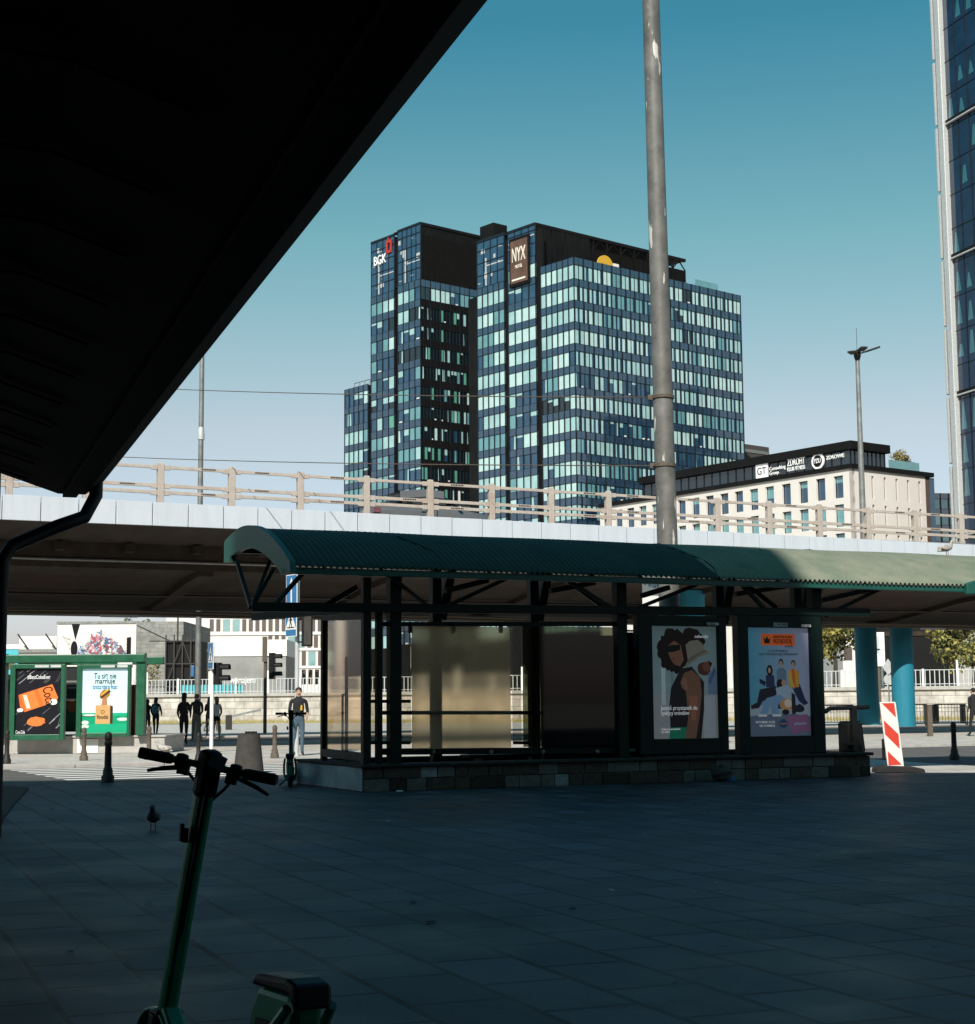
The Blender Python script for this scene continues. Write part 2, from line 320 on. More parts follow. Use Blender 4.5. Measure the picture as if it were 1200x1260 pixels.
band('far_pavement', 67, 118, 0, M['pave_light'])
kb = MB(); 
for v in (36.6, 60, 67):
    for i in range(-40, 50):
        a = RF.w(i * 2.0 + .01, v, 0); q = RF.w(i * 2.0 + 1.99, v, 0); kb.bar(a + Vector((0, 0, .03)), q + Vector((0, 0, .03)), .15, .1)
kb.build('kerb', M['kerb'], kind='structure', bevel=.01)
mk = MB()
for i in range(7):
    x0 = -18.2 + i * 1.0
    mk.add([RF.w(6.5, 30.3 + i * .9, .004), RF.w(17 - 2.2, 30.3 + i * .9, .004), RF.w(17 - 2.2, 30.75 + i * .9, .004), RF.w(6.5, 30.75 + i * .9, .004)], [(0, 1, 2, 3)])
mk.build('crossing_marking', M['marking'], kind='structure')
sheet('planting_soil', [G(-60, 1030), G(0, 1015), G(14, 995), G(36, 970), G(-60, 966)], .02, M['soil'])

# ================================================================== viaduct
BF = Fr(*P(0, 637, 44.6).to_2d(), R(25.5))
X0, X1 = -22.0, 62.0
ft = lambda x: 7.2 - .006 * x
via = fempty('viaduct', BF, 'long road viaduct clad in pale grey panels, crossing the whole view above the bus shelter', 'viaduct')
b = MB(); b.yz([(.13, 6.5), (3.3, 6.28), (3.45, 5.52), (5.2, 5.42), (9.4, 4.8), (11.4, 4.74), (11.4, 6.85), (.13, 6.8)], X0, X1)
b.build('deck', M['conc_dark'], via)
b = MB(); x = X0
while x < X1:                                                # cladding panels, one pattern
    b.prism([(x + .012, 0, 6.5), (x + 1.038, 0, 6.5), (x + 1.038, 0, ft(x)), (x + .012, 0, ft(x))], (0, .1, 0)); x += 1.05
b.c = 1; b.box(X0, X1, .1, .129, 6.52, 7.04)
b.build('fascia', [M['fascia'], M['fascia_gap']], via, bevel=.006)
b = MB()
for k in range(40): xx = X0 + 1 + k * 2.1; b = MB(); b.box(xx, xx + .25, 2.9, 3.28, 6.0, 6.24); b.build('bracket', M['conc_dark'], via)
for k in range(13):                                          # cross beams under the deck
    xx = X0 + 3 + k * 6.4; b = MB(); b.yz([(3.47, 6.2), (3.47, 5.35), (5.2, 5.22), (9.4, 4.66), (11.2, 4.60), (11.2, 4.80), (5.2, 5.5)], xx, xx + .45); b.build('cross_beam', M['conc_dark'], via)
b = MB(); b.path([(X0 + i * 4, 3.36, 5.75 + .02 * math.sin(i * 2.7)) for i in range(21)], .045, 6); b.build('service_pipe', M['steel'], via)
b = MB(); b.path([(X0 + i * 4, 7.2, 4.98 + .03 * math.sin(i * 1.7)) for i in range(21)], .05, 6); b.build('service_pipe', M['iron'], via)
for k in range(7):
    xx = X0 + 9 + k * 9.1; b = MB(); b.box(xx, xx + 1.3, 11.0, 11.2, 4.45, 4.53); b.build('strip_lamp', M['steel_light'], via)
b = MB()
for yy, zz, r in ((9.8, 4.58, .06), (10.4, 4.52, .05), (10.9, 4.6, .07)):
    b.path([(X0 + i * 4, yy, zz + .03 * math.sin(i * 2.1)) for i in range(21)], r, 6)
b.build('service_pipe', M['iron_brown'], via)
b = MB()                                                     # rear carriageway
b.yz([(17.9, 5.2), (24.5, 5.2), (24.5, 6.9), (17.9, 6.9)], X0, X1); b.build('rear_beam', M['conc'], via)
b = MB(); b.path([(X0 + i * 4, 17.8, 5.5 + .02 * math.sin(i * 3.)) for i in range(21)], .035, 6); b.build('service_pipe', M['steel'], via)

gr = fempty('guard_rail', BF, 'cream painted steel guard rail running along the edge of the viaduct', 'railing')
ps = [.27 + 2.135 * i for i in range(-6, 23)]
for i, x in enumerate(ps):
    z = ft(x); b = MB(); b.box(x - .095, x + .095, .22, .40, 6.86, z + 1.16)
    b.prism([(x - .095, .22, z + 1.16), (x + .095, .22, z + 1.16), (x + .07, .25, z + 1.2), (x - .07, .25, z + 1.2)], (0, .12, 0))
    b.build('post', M['rail'], gr, bevel=.012)
    if i + 1 == len(ps): break
    xn = ps[i + 1]; zn = ft(xn)
    for j, (hz, hh) in enumerate(((1.07, .09), (.53, .10), (.33, .10))):
        b = MB(); b.bar((x + .09, .28, z + hz), (xn - .09, .28, zn + hz), .06, hh)
        b.bar((x + .1, .28, z + hz - .01), (x + .28, .28, z + hz - .01), .075, hh + .05); b.bar((xn - .28, .28, zn + hz - .01), (xn - .1, .28, zn + hz - .01), .075, hh + .05)
        if (i + j) % 2 == 0 or j == 0 and i % 3 == 0:
            b.c = 1; m0 = x + .95 + .25 * ((i * 7 + j * 3) % 3 - 1)
            for k in range(8): b.box(m0 + k * .055, m0 + k * .055 + .036, .236, .25, z + hz - .022, z + hz + .022)
        b.build('rail', [M['rail'], M['dark']], gr, bevel=.01)

for (px, py, lab, lit) in ((1068, 891, 'dark blue concrete column under the viaduct, left of the half turquoise one', 0), (1112, 893, 'blue concrete column under the viaduct with its lower part bright turquoise in the sun', 1), (855, 893, 'blue concrete column seen through the shelter roof trusses beside the tall pole', 2)):
    lx, ly = BF.gnd(px, py); ly = (23.7, 20.55, 4.9)[lit]
    lx = BF.hit(px, 860, ly)[0]
    r_ = .58 if lit != 2 else .45; zt_ = 5.2 if lit != 2 else 5.42
    e = empty('viaduct_column', BF.w(lx, ly, 0), BF.a, lab, 'column', 'blue columns under the viaduct')
    b = MB(); b.lathe([(r_, 0), (r_, zt_ - .25)], n=32); b.build('shaft', M['colblue'], e, smooth=True)
    b = MB(); b.lathe([(r_ + .02, zt_ - .25), (r_ + .02, zt_)], n=32); b.build('capital', M['colblue'], e, smooth=True)

p = BF.hit(791, 708, 1.6); q = BF.hit(822, 746, 1.6)
wbd = empty('hanging_board', BF.w(p[0], 1.6, 0), BF.a, 'white board with scribbled blue writing hung under the viaduct, seen through the roof trusses', 'board')
b = MB(); b.box(0, q[0] - p[0], 0, .06, q[1], p[1]); b.build('board', M['white2'], wbd)
b = MB(); r = random.Random(31)
for k in range(5):
    x = .12 + k * .16; z = p[1] - .22 - .05 * k; b.path([(x + .06 * math.cos(t * 1.3), -.012, z + .12 * math.sin(t * 1.7 + k)) for t in range(7)], .012, 5)
b.build('scribble', M['blue'], wbd)
b = MB(); b.box(.1, .14, .02, .05, p[1], 6.5); b.box(q[0] - p[0] - .14, q[0] - p[0] - .1, .02, .05, p[1], 6.5); b.build('hanger', M['steel'], wbd)
# ------------------------------------------------------------------ car on the viaduct
def loft(mb, stations, closed=True):
    n = len(stations[0][1]); vs = [(x, y, z) for x, ring in stations for y, z in ring]
    mb.add(vs, [(i * n + j, i * n + (j + 1) % n, (i + 1) * n + (j + 1) % n, (i + 1) * n + j) for i in range(len(stations) - 1) for j in range(n)] + [tuple(range(n))[::-1], tuple(range((len(stations) - 1) * n, len(stations) * n))])
lx, lz = BF.hit(536, 604, 4.2); CZ = 6.87
car = empty('saloon_car', BF.w(lx - .3, 4.2, CZ), BF.a, 'grey saloon car driving on the viaduct behind the cream guard rail', 'car')
def ring(hw, zb, zt, t=.0): return [(-hw + .04, zb), (-hw, zb + .2), (-hw, zt - .14), (-hw + .12 + t, zt), (hw - .12 - t, zt), (hw, zt - .14), (hw, zb + .2), (hw - .04, zb)]
b = MB(); loft(b, [(-2.25, ring(.72, .42, .86)), (-2.15, ring(.84, .30, .98)), (-1.5, ring(.90, .22, 1.02)), (0, ring(.91, .2, .98)), (1.0, ring(.90, .2, .96)), (1.9, ring(.86, .24, .82)), (2.25, ring(.74, .34, .68))])
b.build('body', M['carpaint'], car, smooth=True, bevel=.03)
b = MB(); loft(b, [(-1.95, ring(.72, .9, 1.0)), (-1.2, ring(.68, .9, 1.36, .05)), (-.3, ring(.66, .9, 1.47, .08)), (.4, ring(.67, .9, 1.42, .06)), (1.25, ring(.74, .9, .98))])
b.build('window', M['carglass'], car, smooth=True)
b = MB(); loft(b, [(-1.25, ring(.60, 1.33, 1.385, .0)), (-.3, ring(.6, 1.42, 1.495, .0)), (.35, ring(.6, 1.38, 1.445, .0))]); b.build('roof', M['carpaint'], car, smooth=True)
for sx in (-1.35, 1.4):
    for sy in (-1, 1):
        b = MB(); b.lathe([(.19, -.09), (.3, -.11), (.32, -.06), (.32, .06), (.3, .11), (.19, .09)], (0, 0, 0), 24, 'y'); w = b.build('wheel', M['rubber'], car, smooth=True); w.location = (sx, sy * .83, .32)
        b = MB(); b.lathe([(.03, -.12), (.19, -.1), (.2, .1), (.03, .12)], (0, 0, 0), 16, 'y'); b.build('rim', M['chrome'], w, smooth=True)
for sy in (-1, 1):
    b = MB(); b.box(-2.27, -2.05, sy * .78 - .1, sy * .78 + .1, .72, .9); b.build('tail_light', M['tail'], car, bevel=.02)
    b = MB(); b.box(2.1, 2.27, sy * .66 - .12, sy * .66 + .12, .56, .68); b.build('headlight', M['lampglass'], car, bevel=.02)
    b = MB(); b.ell((.75, sy * 1.0, 1.0), (.07, .1, .07)); b.build('wing_mirror', M['carpaint'], car, smooth=True)
b = MB(); b.box(-1.0, .9, -.925, -.905, .62, .65); b.box(-.05, -.03, -.925, -.905, .3, .95); b.box(-.6, -.42, -.93, -.905, .8, .83); b.build('door_trim', M['dark'], car)

# ================================================================== near canopy with its downpipe
LE = G(128, 592, 3.86); LS = G(600, 0, 3.86)
ca = math.atan2(-(LE.x - LS.x), LE.y - LS.y); CF = Fr(LE.x, LE.y, ca)
can = fempty('canopy', CF, 'huge black canopy overhead filling the upper left corner of the view', 'canopy')
prof = [(0, 3.86), (-.2, 3.70), (-.5, 3.70), (-.8, 3.80), (-1.35, 3.98), (-7, 4.3), (-9, 4.3), (-9, 4.8), (-.35, 4.2)]
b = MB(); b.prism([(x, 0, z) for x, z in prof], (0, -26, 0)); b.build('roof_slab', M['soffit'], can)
b = MB()
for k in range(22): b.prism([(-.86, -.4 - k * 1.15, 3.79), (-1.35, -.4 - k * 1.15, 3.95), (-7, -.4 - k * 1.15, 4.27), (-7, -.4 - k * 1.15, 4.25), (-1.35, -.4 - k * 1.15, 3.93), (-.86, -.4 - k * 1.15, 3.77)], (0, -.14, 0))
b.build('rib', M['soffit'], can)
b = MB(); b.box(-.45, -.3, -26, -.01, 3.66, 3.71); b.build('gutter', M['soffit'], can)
b = MB(); b.prism([CF.M.transposed() @ (Vector(p) - CF.o) for p in ((-2, 4.9, 3.95), (18, 4.9, 3.95), (18, -5.9, 3.95), (-2, -5.9, 3.95))], (0, 0, .35)); b.build('roof_slab', M['soffit'], can)  # unseen slab added overhead to darken the near paving
pp = [CF.M.transposed() @ (P(x, y, d) - CF.o) for x, y, d in ((119, 572, 17.9), (118, 610, 17.9), (104, 636, 17.7), (70, 648, 17.5), (14, 672, 17.2), (3, 690, 17.1), (1, 720, 17.1))]
pp.append(Vector((pp[-1].x, pp[-1].y, 0.0)))
b = MB(); b.path(pp, .075, 12); b.build('downpipe', M['dark'], can, smooth=True)
cl = CF.M.transposed() @ (G(-27, 1006) - CF.o)
b = MB(); b.lathe([(.16, 0), (.16, 4.25)], (cl.x, cl.y, 0), 16); b.build('column', M['dark'], can, smooth=True)

# ================================================================== unseen blocks added behind the camera to shade the plaza
def plain_block(name, fr, w, d, h, label):
    e = fempty(name, fr, label, 'building')
    b = MB(); b.box(0, w, -d, 0, 0, h); b.build('wall', M['conc'], e)
    b = MB()
    for i in range(int(h // 3.5) - 1):
        for k in range(int(w // 3)):
            b.box(.8 + k * 3, 2.6 + k * 3, 0.0, .05, 1.2 + i * 3.5, 3.0 + i * 3.5)
    b.build('window', M['pane_dark'], e)
    b = MB(); b.box(-.1, w + .1, -d - .1, .1, h, h + .4); b.build('roof', M['blackmetal'], e)
plain_block('added_block', Fr(-10.7, -6.2, 0), 8.9, 14, 32.4, 'tall narrow unseen block added behind the viewpoint to shade the shelter roof')
plain_block('added_block', Fr(-1.75, -6, 0), 44, 14, 28.2, 'wide lower unseen block added to the right behind the viewpoint to shade the plaza')
plain_block('added_block', Fr(-40, -6, 0), 29.2, 14, 28.2, 'wide lower unseen block added to the left behind the viewpoint to shade the plaza')

def dark_block(x, y, w, d, h, steps, label):
    fr = Fr(x, y, R(8)); e = fempty('added_block', fr, label, 'building'); b = MB(); b.box(0, w, 0, d, 0, h)
    for (a, c, hh) in steps: b.box(0.05, w - .05, a, c, h if a >= 0 and c <= d else 0, hh)
    b.build('wall', M['blackmetal'], e); b = MB()
    for i in range(int(h // 3.6)):
        for k in range(int(d // 3)): b.box(-.06, 0, .6 + k * 3, 2.2 + k * 3, 1 + i * 3.6, 2.6 + i * 3.6)
    b.build('window', M['pane_green'], e)
dark_block(134, 233, 20, 30, 60, ((4, 12, 66), (14, 26, 71)), 'dark tower added beyond the right edge, seen only mirrored in the hotel glass')  # out-of-view tower added for its dark reflection in the hotel glass
# ================================================================== bus shelter
q0 = G(448, 975); q1 = G(1072, 955)
SF = Fr(q0.x, q0.y, math.atan2(q1.y - q0.y, q1.x - q0.x)); SL = (q1 - q0).length; SD = 3.2
sh = fempty('bus_shelter', SF, 'long green roofed bus shelter with stone base and dirty glass screens on the plaza', 'bus shelter')
hit = SF.hit
b = MB(); r = random.Random(12)
for z0, z1 in ((0, .185), (.195, .36)):
    x = 0.0
    while x < SL - .02:
        w_ = min(.22 + .42 * r.random(), SL - x)
        if SL - x - w_ < .2: w_ = SL - x
        b.c = r.choices((0, 1, 2, 3), (3, 6, 4, 1.2))[0]; d_ = .014 * r.random(); b.box(x + .006, x + w_ - .006, -d_, .2, z0, z1); x += w_
b.build('base_stone', [M['st1'], M['st2'], M['st3'], M['st4']], sh, bevel=.012)
b = MB(); b.box(0.005, SL - .005, .02, .35, 0, .36); b.box(SL - .35, SL, .35, SD, 0, .36); b.box(0.33, SL - .35, SD - .3, SD, 0, .36); b.build('base_wall', M['stone'], sh, bevel=.02)
b = MB(); b.box(-.03, .33, .02, SD + .05, 0, .37); b.build('base_wall', M['stone_side'], sh, bevel=.02)
b = MB(); b.box(-.06, SL + .05, -.05, .4, .365, .42); b.box(-.06, .38, .4, SD + .08, .375, .42); b.box(SL - .4, SL + .05, .4, SD, .365, .42); b.box(.38, SL - .4, SD - .34, SD + .04, .365, .42); b.build('coping', M['coping'], sh, bevel=.02)
b = MB(); b.box(.38, SL - .4, .4, SD - .35, 0.004, .03); b.build('floor_slab', M['conc'], sh)

GX0, GX1, GXE = -1.36, 14.6, 11.5; YF, YB = -.42, 3.05                     # roof: corrugated arch running front to back
def rz2(t):
    y = YF + (YB - YF) * t
    z = 3.40 + .78 * (1 - (1 - t / .72) ** 2) if t < .72 else 4.18 - .14 * ((t - .72) / .28) ** 1.6
    return y, z
b = MB(); NXS = 1440; NT = 12
xs = [GX0 + .1 + (GX1 - GX0 - .2) * i / NXS for i in range(NXS + 1)]
vs = []
for x in xs:
    for k in range(NT + 1):
        y, z = rz2(k / NT); vs.append((x, y + (-.06 if k == 0 else 0), z + .024 * math.sin(2 * math.pi * x / .098) + .006 * math.sin(x * 1.7 + k)))
b.add(vs, [(i * (NT + 1) + k, i * (NT + 1) + k + 1, (i + 1) * (NT + 1) + k + 1, (i + 1) * (NT + 1) + k) for i in range(NXS) for k in range(NT)])
b.mi = [1 if xs[i] > 6.2 else 0 for i in range(NXS) for k in range(NT)]  # right end gets the sun-pale colour, left stays shade-dark
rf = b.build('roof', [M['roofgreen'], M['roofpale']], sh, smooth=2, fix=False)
sm = rf.modifiers.new('thickness', 'SOLIDIFY'); sm.thickness = .012
for xx, kk in ((1.1, 12), (6.2, 12), (8.25, 7), (9.5, 6)):                                  # lap joints
    b = MB(); b.path([(xx + .15 * math.sin(k), rz2(k / NT)[0], rz2(k / NT)[1] + .03) for k in range(12 - kk if kk < 12 else 0, 12)], .011, 5)
    b.build('roof_joint', M['dark'], sh)
def gable(x0, x1):
    b = MB(); out = [rz2(k / 24) for k in range(25)]
    o2 = [(YF - .08, 3.30)] + [(y - .03 + .06 * i / 24, z + .07) for i, (y, z) in enumerate(out)] + [(YB + .08, 4.07), (YB + .08, 3.74), (YB - .28, 3.73)]
    inn = []
    for k in range(25):
        t = .93 - .78 * k / 24; y, z = rz2(t); inn.append((y, z - .30 + (.10 if k > 18 else 0) * 0))
    o2 += [(YB - .30, 3.84)] + inn[1:] + [(.12, 3.42), (-.02, 3.30)]
    b.prism([(x0, y, z) for y, z in o2], (x1 - x0, 0, 0)); return b
gable(GX0, GX0 + .1).build('gable_fascia', M['gablegreen'], sh); gable(GX1 - .1, GX1).build('gable_fascia', M['gablegreen'], sh)
b = MB(); b.box(GX0 + .1, GXE, YF - .02, YF + .1, 3.285, 3.385); b.build('eave_beam', M['gablegreen'], sh, bevel=.01)
b = MB(); b.xz([(GXE, 3.24), (GX1 - .1, 3.24), (GX1 - .1, 3.50), (GXE + .25, 3.50), (GXE, 3.44)], YF - .1, YF + .04); b.build('end_fascia', M['gablegreen'], sh, bevel=.02)
b = MB(); b.box(GX0 + .1, GX1 - .1, YB - .06, YB + .04, 3.9, 3.99); b.build('eave_beam', M['dgreen'], sh, bevel=.01)
b = MB()
for k in range(14): xx = GX0 + .6 + k * .92; b.path([(xx, rz2(t / 8)[0], rz2(t / 8)[1] - .06) for t in range(9)], .03, 6)
b.build('purlin', M['dark'], sh)
# posts, front row then back row
def post(x, y, w, z0, z1): b = MB(); b.box(x - w / 2, x + w / 2, y - w / 2, y + w / 2, z0, z1); return b.build('post', M['dgreen'], sh, bevel=.01)
FP = [hit(485, 900, .18)[0], hit(765, 900, .18)[0], hit(1007, 900, .18)[0]]
for x in FP: post(x, .18, .19, .42, 3.33)
post(.06, .08, .13, .1, 3.3); post(hit(466, 850, .18)[0], .18, .10, .42, 2.8)
BP = [hit(536, 760, 2.2)[0], hit(656, 760, 2.2)[0], hit(884, 760, 2.2)[0], hit(980, 760, 2.2)[0]]
for x in BP:
    post(x, 2.2, .17, .03, 3.95)
    b = MB(); b.bar((x + .10, 2.2, 2.78), (x + .36, 2.2, 3.92), .13, .15); b.build('strut', M['dgreen'], sh)
bz = hit(765, 752, 0)[1]
b = MB(); b.bar((hit(310, 748, 0)[0], .02, bz - .04), (SL + .1, .02, bz + .06), .09, .14); b.build('truss_beam', M['dgreen'], sh, bevel=.008)
b = MB(); b.bar((.0, .1, bz - .03), (-.9, 2.9, bz - .03), .09, .12); b.bar((hit(310, 748, 0)[0], 0.05, bz - .05), (-1.2, 2.9, 3.75), .06, .06); b.bar((hit(312, 748, 0)[0], 0.05, bz - .05), (-.75, 2.2, 3.9), .06, .06); b.build('truss_beam', M['dgreen'], sh)
def brace(x0, z0, y0, x1, z1, y1, w=.06): b = MB(); b.bar((x0, y0, z0), (x1, y1, z1), w, w); b.build('brace', M['dgreen'], sh)
for pts in (((372, 706), (335, 745)), ((525, 745), (472, 706)), ((552, 745), (632, 707)), ((752, 748), (688, 710)), ((785, 748), (868, 714)), ((940, 748), (905, 716)), ((1015, 758), (1085, 722)), ((310, 748), (335, 700))):
    (a, c), (d, e) = pts; p = hit(a, c, .1); q = hit(d, e, .1); brace(p[0], p[1], .1, q[0], q[1], .0)
for pts in (((440, 722), (405, 745)), ((548, 727), (606, 713)), ((677, 727), (738, 716)), ((905, 731), (985, 719)), ((790, 733), (830, 722)), ((1015, 738), (1088, 722)), ((955, 748), (925, 718)), ((740, 745), (703, 712)), ((1000, 748), (1018, 722))):
    (a, c), (d, e) = pts; p = hit(a, c, 1.1); q = hit(d, e, 1.1); brace(p[0], p[1], 1.1, q[0], q[1], 1.3, .085)
# glazing rails
xL = .08
for (ya, yb, nm, hh) in ((768, 768, 'glazing_rail', .07), (877, 877, 'glazing_rail', .06), (925, 923, 'glazing_rail', .10)):
    b = MB(); p = hit(470, ya, .2); q = hit(757, yb, .2); b.bar((p[0], .2, p[1]), (q[0], .2, q[1]), .06, hh)
    b.c = 1
    for px in ((533, 604, 668, 735) if ya > 800 else (505, 557, 616)):
        c = hit(px, ya, .16)
        if ya > 800: b.lathe([(.035, 0), (.035, -.03), (.02, -.04)], (c[0], .17, c[1]), 12, 'y')
        else: b.c = 0; b.box(c[0] - .03, c[0] + .03, .13, .18, c[1] - .14, c[1] + .03)
    b.build(nm, [M['dgreen'], M['steel']], sh, bevel=.004)
b = MB()
for (px0, px1, y) in ((447, 505, 863), (447, 505, 914), (632, 652, 914)):
    p = hit(px0, y, .22); q = hit(px1, y, .22); b.bar((p[0], .22, p[1]), (q[0], .22, q[1]), .04, .05)
b.build('guard_bar', M['dgreen'], sh)
def pane(px0, px1, yt, yb, ly, mat, th=.012):
    a = hit(px0, yt, ly); c = hit(px1, yb, ly); t = hit((px0 + px1) / 2, yt, ly)[1]; u = hit((px0 + px1) / 2, yb, ly)[1]
    b = MB(); b.box(a[0], c[0], ly, ly + th, u, t); return b.build('glass_pane', mat, sh)
GL1 = glassm('dirty_glass_warm', (1.0, .90, .74), .40, (1.0, .82, .62), .34); GL2 = glassm('dirty_glass_smoky', (.40, .41, .33), .10, (.035, .042, .030), .20); GL3 = glassm('clearer_glass', (.90, .87, .82), .16, (.5, .48, .45), .05)
pane(507, 629, 771, 921, .10, GL1); pane(643, 757, 771, 918, .10, GL2); pane(488, 506, 771, 914, .26, GL3); pane(630, 642, 772, 914, .26, GL3); pane(453, 462, 772, 914, .26, GL3)
# side screen on the left
sy0, sy1 = .22, 2.15
def sidebar(y0, z0, y1, z1, w=.09): b = MB(); b.bar((.1, y0, z0), (.1, y1, z1), w, w); b.build('side_frame', M['dgreen'], sh, bevel=.006)
sidebar(sy1, .42, sy1, 2.80, .10); sidebar(sy0 - .08, 2.70, sy1, 2.78, .10); sidebar(sy0, .52, sy1, .55, .13); 
b = MB(); b.box(.1, .112, sy0, sy1 - .05, .62, 2.70); b.build('glass_pane', glassm('side_glass', (.98, .88, .76), .16, (.80, .66, .52), .10), sh)
b = MB(); b.path([(.15, 1.2, 0.04), (.15, 1.2, 2.1)], .03, 8); b.path([(.16, 1.2, 1.5), (.3, 1.8, 1.5), (.3, 1.8, .5)], .02, 8); b.build('drain_rod', M['gablegreen'], sh)
# bench inside
bn = fempty('bench', SF, 'low dark bench inside the shelter behind the glass screens', 'bench'); bn.location = SF.w(2.4, 1.6, .03)
b = MB(); b.box(0, 3.6, -.2, .2, .40, .45); b.build('seat', M['dgreen'], bn, bevel=.01)
for xx in (.3, 1.8, 3.3): b = MB(); b.box(xx - .04, xx + .04, -.16, .16, 0, .40); b.build('leg', M['dark'], bn)

# the big dark board standing right behind the second glass screen
p = hit(668, 781, .95); q = hit(760, 930, .95)
ib = empty('information_board', SF.w(p[0], .95, .03), SF.a, 'large black information board standing behind the smoky right hand glass screen of the shelter', 'notice board')
w = q[0] - p[0] + .5
b = MB(); b.box(0, w, 0, .12, .35, p[1] - .03); b.build('board', M['blackmetal'], ib, bevel=.01)
for xx in (.1, w - .1): b = MB(); b.box(xx - .04, xx + .04, .02, .10, 0, .35); b.build('leg', M['dark'], ib)
# narrow frame to the left of the first poster
p = hit(770, 775, .5); q = hit(783, 921, .5)
nf = empty('timetable_frame', SF.w(p[0], .5, .42), SF.a, 'narrow white edged timetable frame beside the poster of the woman in a hat', 'notice frame')
b = MB(); b.box(0, .025, 0, .03, q[1] - .42, p[1] - .42); b.box(.025, q[0] - p[0] + .15, 0, .03, p[1] - .45, p[1] - .42); b.box(0, .2, 0, .03, q[1] - .42 - .05, q[1] - .42); b.build('edging', M['white2'], nf)
b = MB(); b.box(.03, q[0] - p[0] + .2, .0, .04, q[1] - .41, p[1] - .46); b.build('board', M['dark'], nf)
b = MB(); b.box(.05, .12, .0, .04, -.03, q[1] - .47); b.build('leg', M['dark'], nf)

# ------------------------------------------------------------------ poster cases
def pmat(col, e=.19): 
    key = 'ink_%d_%d_%d' % tuple(int(c * 255) for c in col)
    if key not in M: M[key] = pm(key, col, .35, var=.05, scale=6, emit=e, spec=.12)
    return M[key]
class Art:                                   # flat printed picture, layer on layer
    def __init__(s, x0, z1, w, h, y): s.b = MB(); s.m = []; s.k = 0; s.p = (x0, z1, w, h, y)
    def at(s, u, v): x0, z1, w, h, y = s.p; return (x0 + u * w, y - .0003 * s.k, z1 - v * h)
    def poly(s, pts, col, e=.19):
        mt = pmat(col, e)
        if mt not in s.m: s.m.append(mt)
        s.b.c = s.m.index(mt); s.b.add([s.at(u, v) for u, v in pts], [tuple(range(len(pts)))]); s.k += 1
    def rect(s, u0, v0, u1, v1, col, e=.19): s.poly([(u0, v0), (u1, v0), (u1, v1), (u0, v1)], col, e)
    def blob(s, u, v, ru, rv, col, n=26, j=0., e=.19, rot=0.):
        r = random.Random(int(u * 999 + v * 77)); pts = []
        for i in range(n):
            t = 2 * math.pi * i / n; k = 1 + j * (r.random() - .5) * 2; a, c = ru * k * math.cos(t), rv * k * math.sin(t)
            pts.append((u + a * math.cos(rot) - c * math.sin(rot) * .6, v + c * math.cos(rot) + a * math.sin(rot) * .6))
        s.poly(pts, col, e)
    def grad(s, c0, c1, n=12, vert=True):
        k0 = s.k
        for i in range(n):
            t = i / (n - 1); c = tuple(a + (b_ - a) * t for a, b_ in zip(c0, c1)); s.k = k0
            if vert: s.rect(0, i / n, 1, (i + 1) / n, c)
            else: s.rect(i / n, 0, (i + 1) / n, 1, c)
        s.k = k0 + 1
    def done(s, parent): return s.b.build('poster', s.m, parent, fix=False)

def poster_case(px, py0, py1, frame_px, ly, label):
    a = hit(px[0], py0, ly); c = hit(px[1], py1, ly); fa = hit(frame_px[0], frame_px[1], ly); fc = hit(frame_px[2], frame_px[3], ly)
    e = empty('poster_case', SF.w(fa[0], ly, .42), SF.a, label, 'poster case', 'lit poster cases of the bus shelter')
    W, Z0, Z1 = fc[0] - fa[0], fc[1] - .42, fa[1] - .42
    x0, x1, z0, z1 = a[0] - fa[0], c[0] - fa[0], c[1] - .42, a[1] - .42
    b = MB(); b.box(0, x0, -.07, .12, Z0, Z1); b.box(x1, W, -.07, .12, Z0, Z1); b.box(x0, x1, -.07, .12, z1, Z1); b.box(x0, x1, -.07, .12, Z0, z0); b.box(x0, x1, .02, .11, z0, z1)
    b.build('frame', M['dgreen'], e, bevel=.008)
    for xx in (.15, W - .15): b = MB(); b.box(xx - .05, xx + .05, -.02, .08, 0, Z0); b.build('leg', M['dark'], e)
    return e, x0, x1, z0, z1
e1, x0, x1, z0, z1 = poster_case((800, 885), 770, 908, (783, 757, 895, 926), .05, 'poster case showing a curly haired woman in sunglasses and another in a bucket hat')
A = Art(x0, z1, x1 - x0, z1 - z0, .018)
A.grad((.16, .235, .245), (.25, .31, .34), 10); A.rect(0, .61, 1, 1, (.27, .28, .29)); A.rect(.16, .34, .22, .7, (.40, .47, .48)); A.rect(.30, .30, .34, .6, (.14, .22, .23)); A.rect(.86, .40, 1, .61, (.13, .18, .27)); A.rect(.78, .62, .97, 1, (.32, .34, .37)); A.poly([(.86, .5), (.96, .36), (.98, .40), (.9, .52)], (.06, .1, .2))
A.poly([(.28, .88), (.55, .88), (.56, 1), (.26, 1)], (.015, .17, .10))
A.blob(.36, .22, .245, .20, (.014, .009, .008), 46, .10)
A.blob(.62, .14, .20, .12, (.014, .009, .008), 30, .1)
A.poly([(.45, .38), (.62, .36), (.80, .50), (.79, .75), (.74, 1), (.60, 1), (.52, .90), (.28, .90), (.27, .70), (.30, .55)], (.016, .014, .016))
A.poly([(.28, .17), (.36, .13), (.46, .17), (.50, .30), (.44, .36), (.35, .34), (.30, .29), (.27, .24)], (.18, .085, .055))
A.poly([(.24, .20), (.30, .17), (.45, .165), (.45, .21), (.38, .225), (.30, .235), (.25, .23)], (.008, .009, .010))
A.poly([(.31, .285), (.37, .28), (.38, .30), (.33, .305)], (.20, .045, .04))
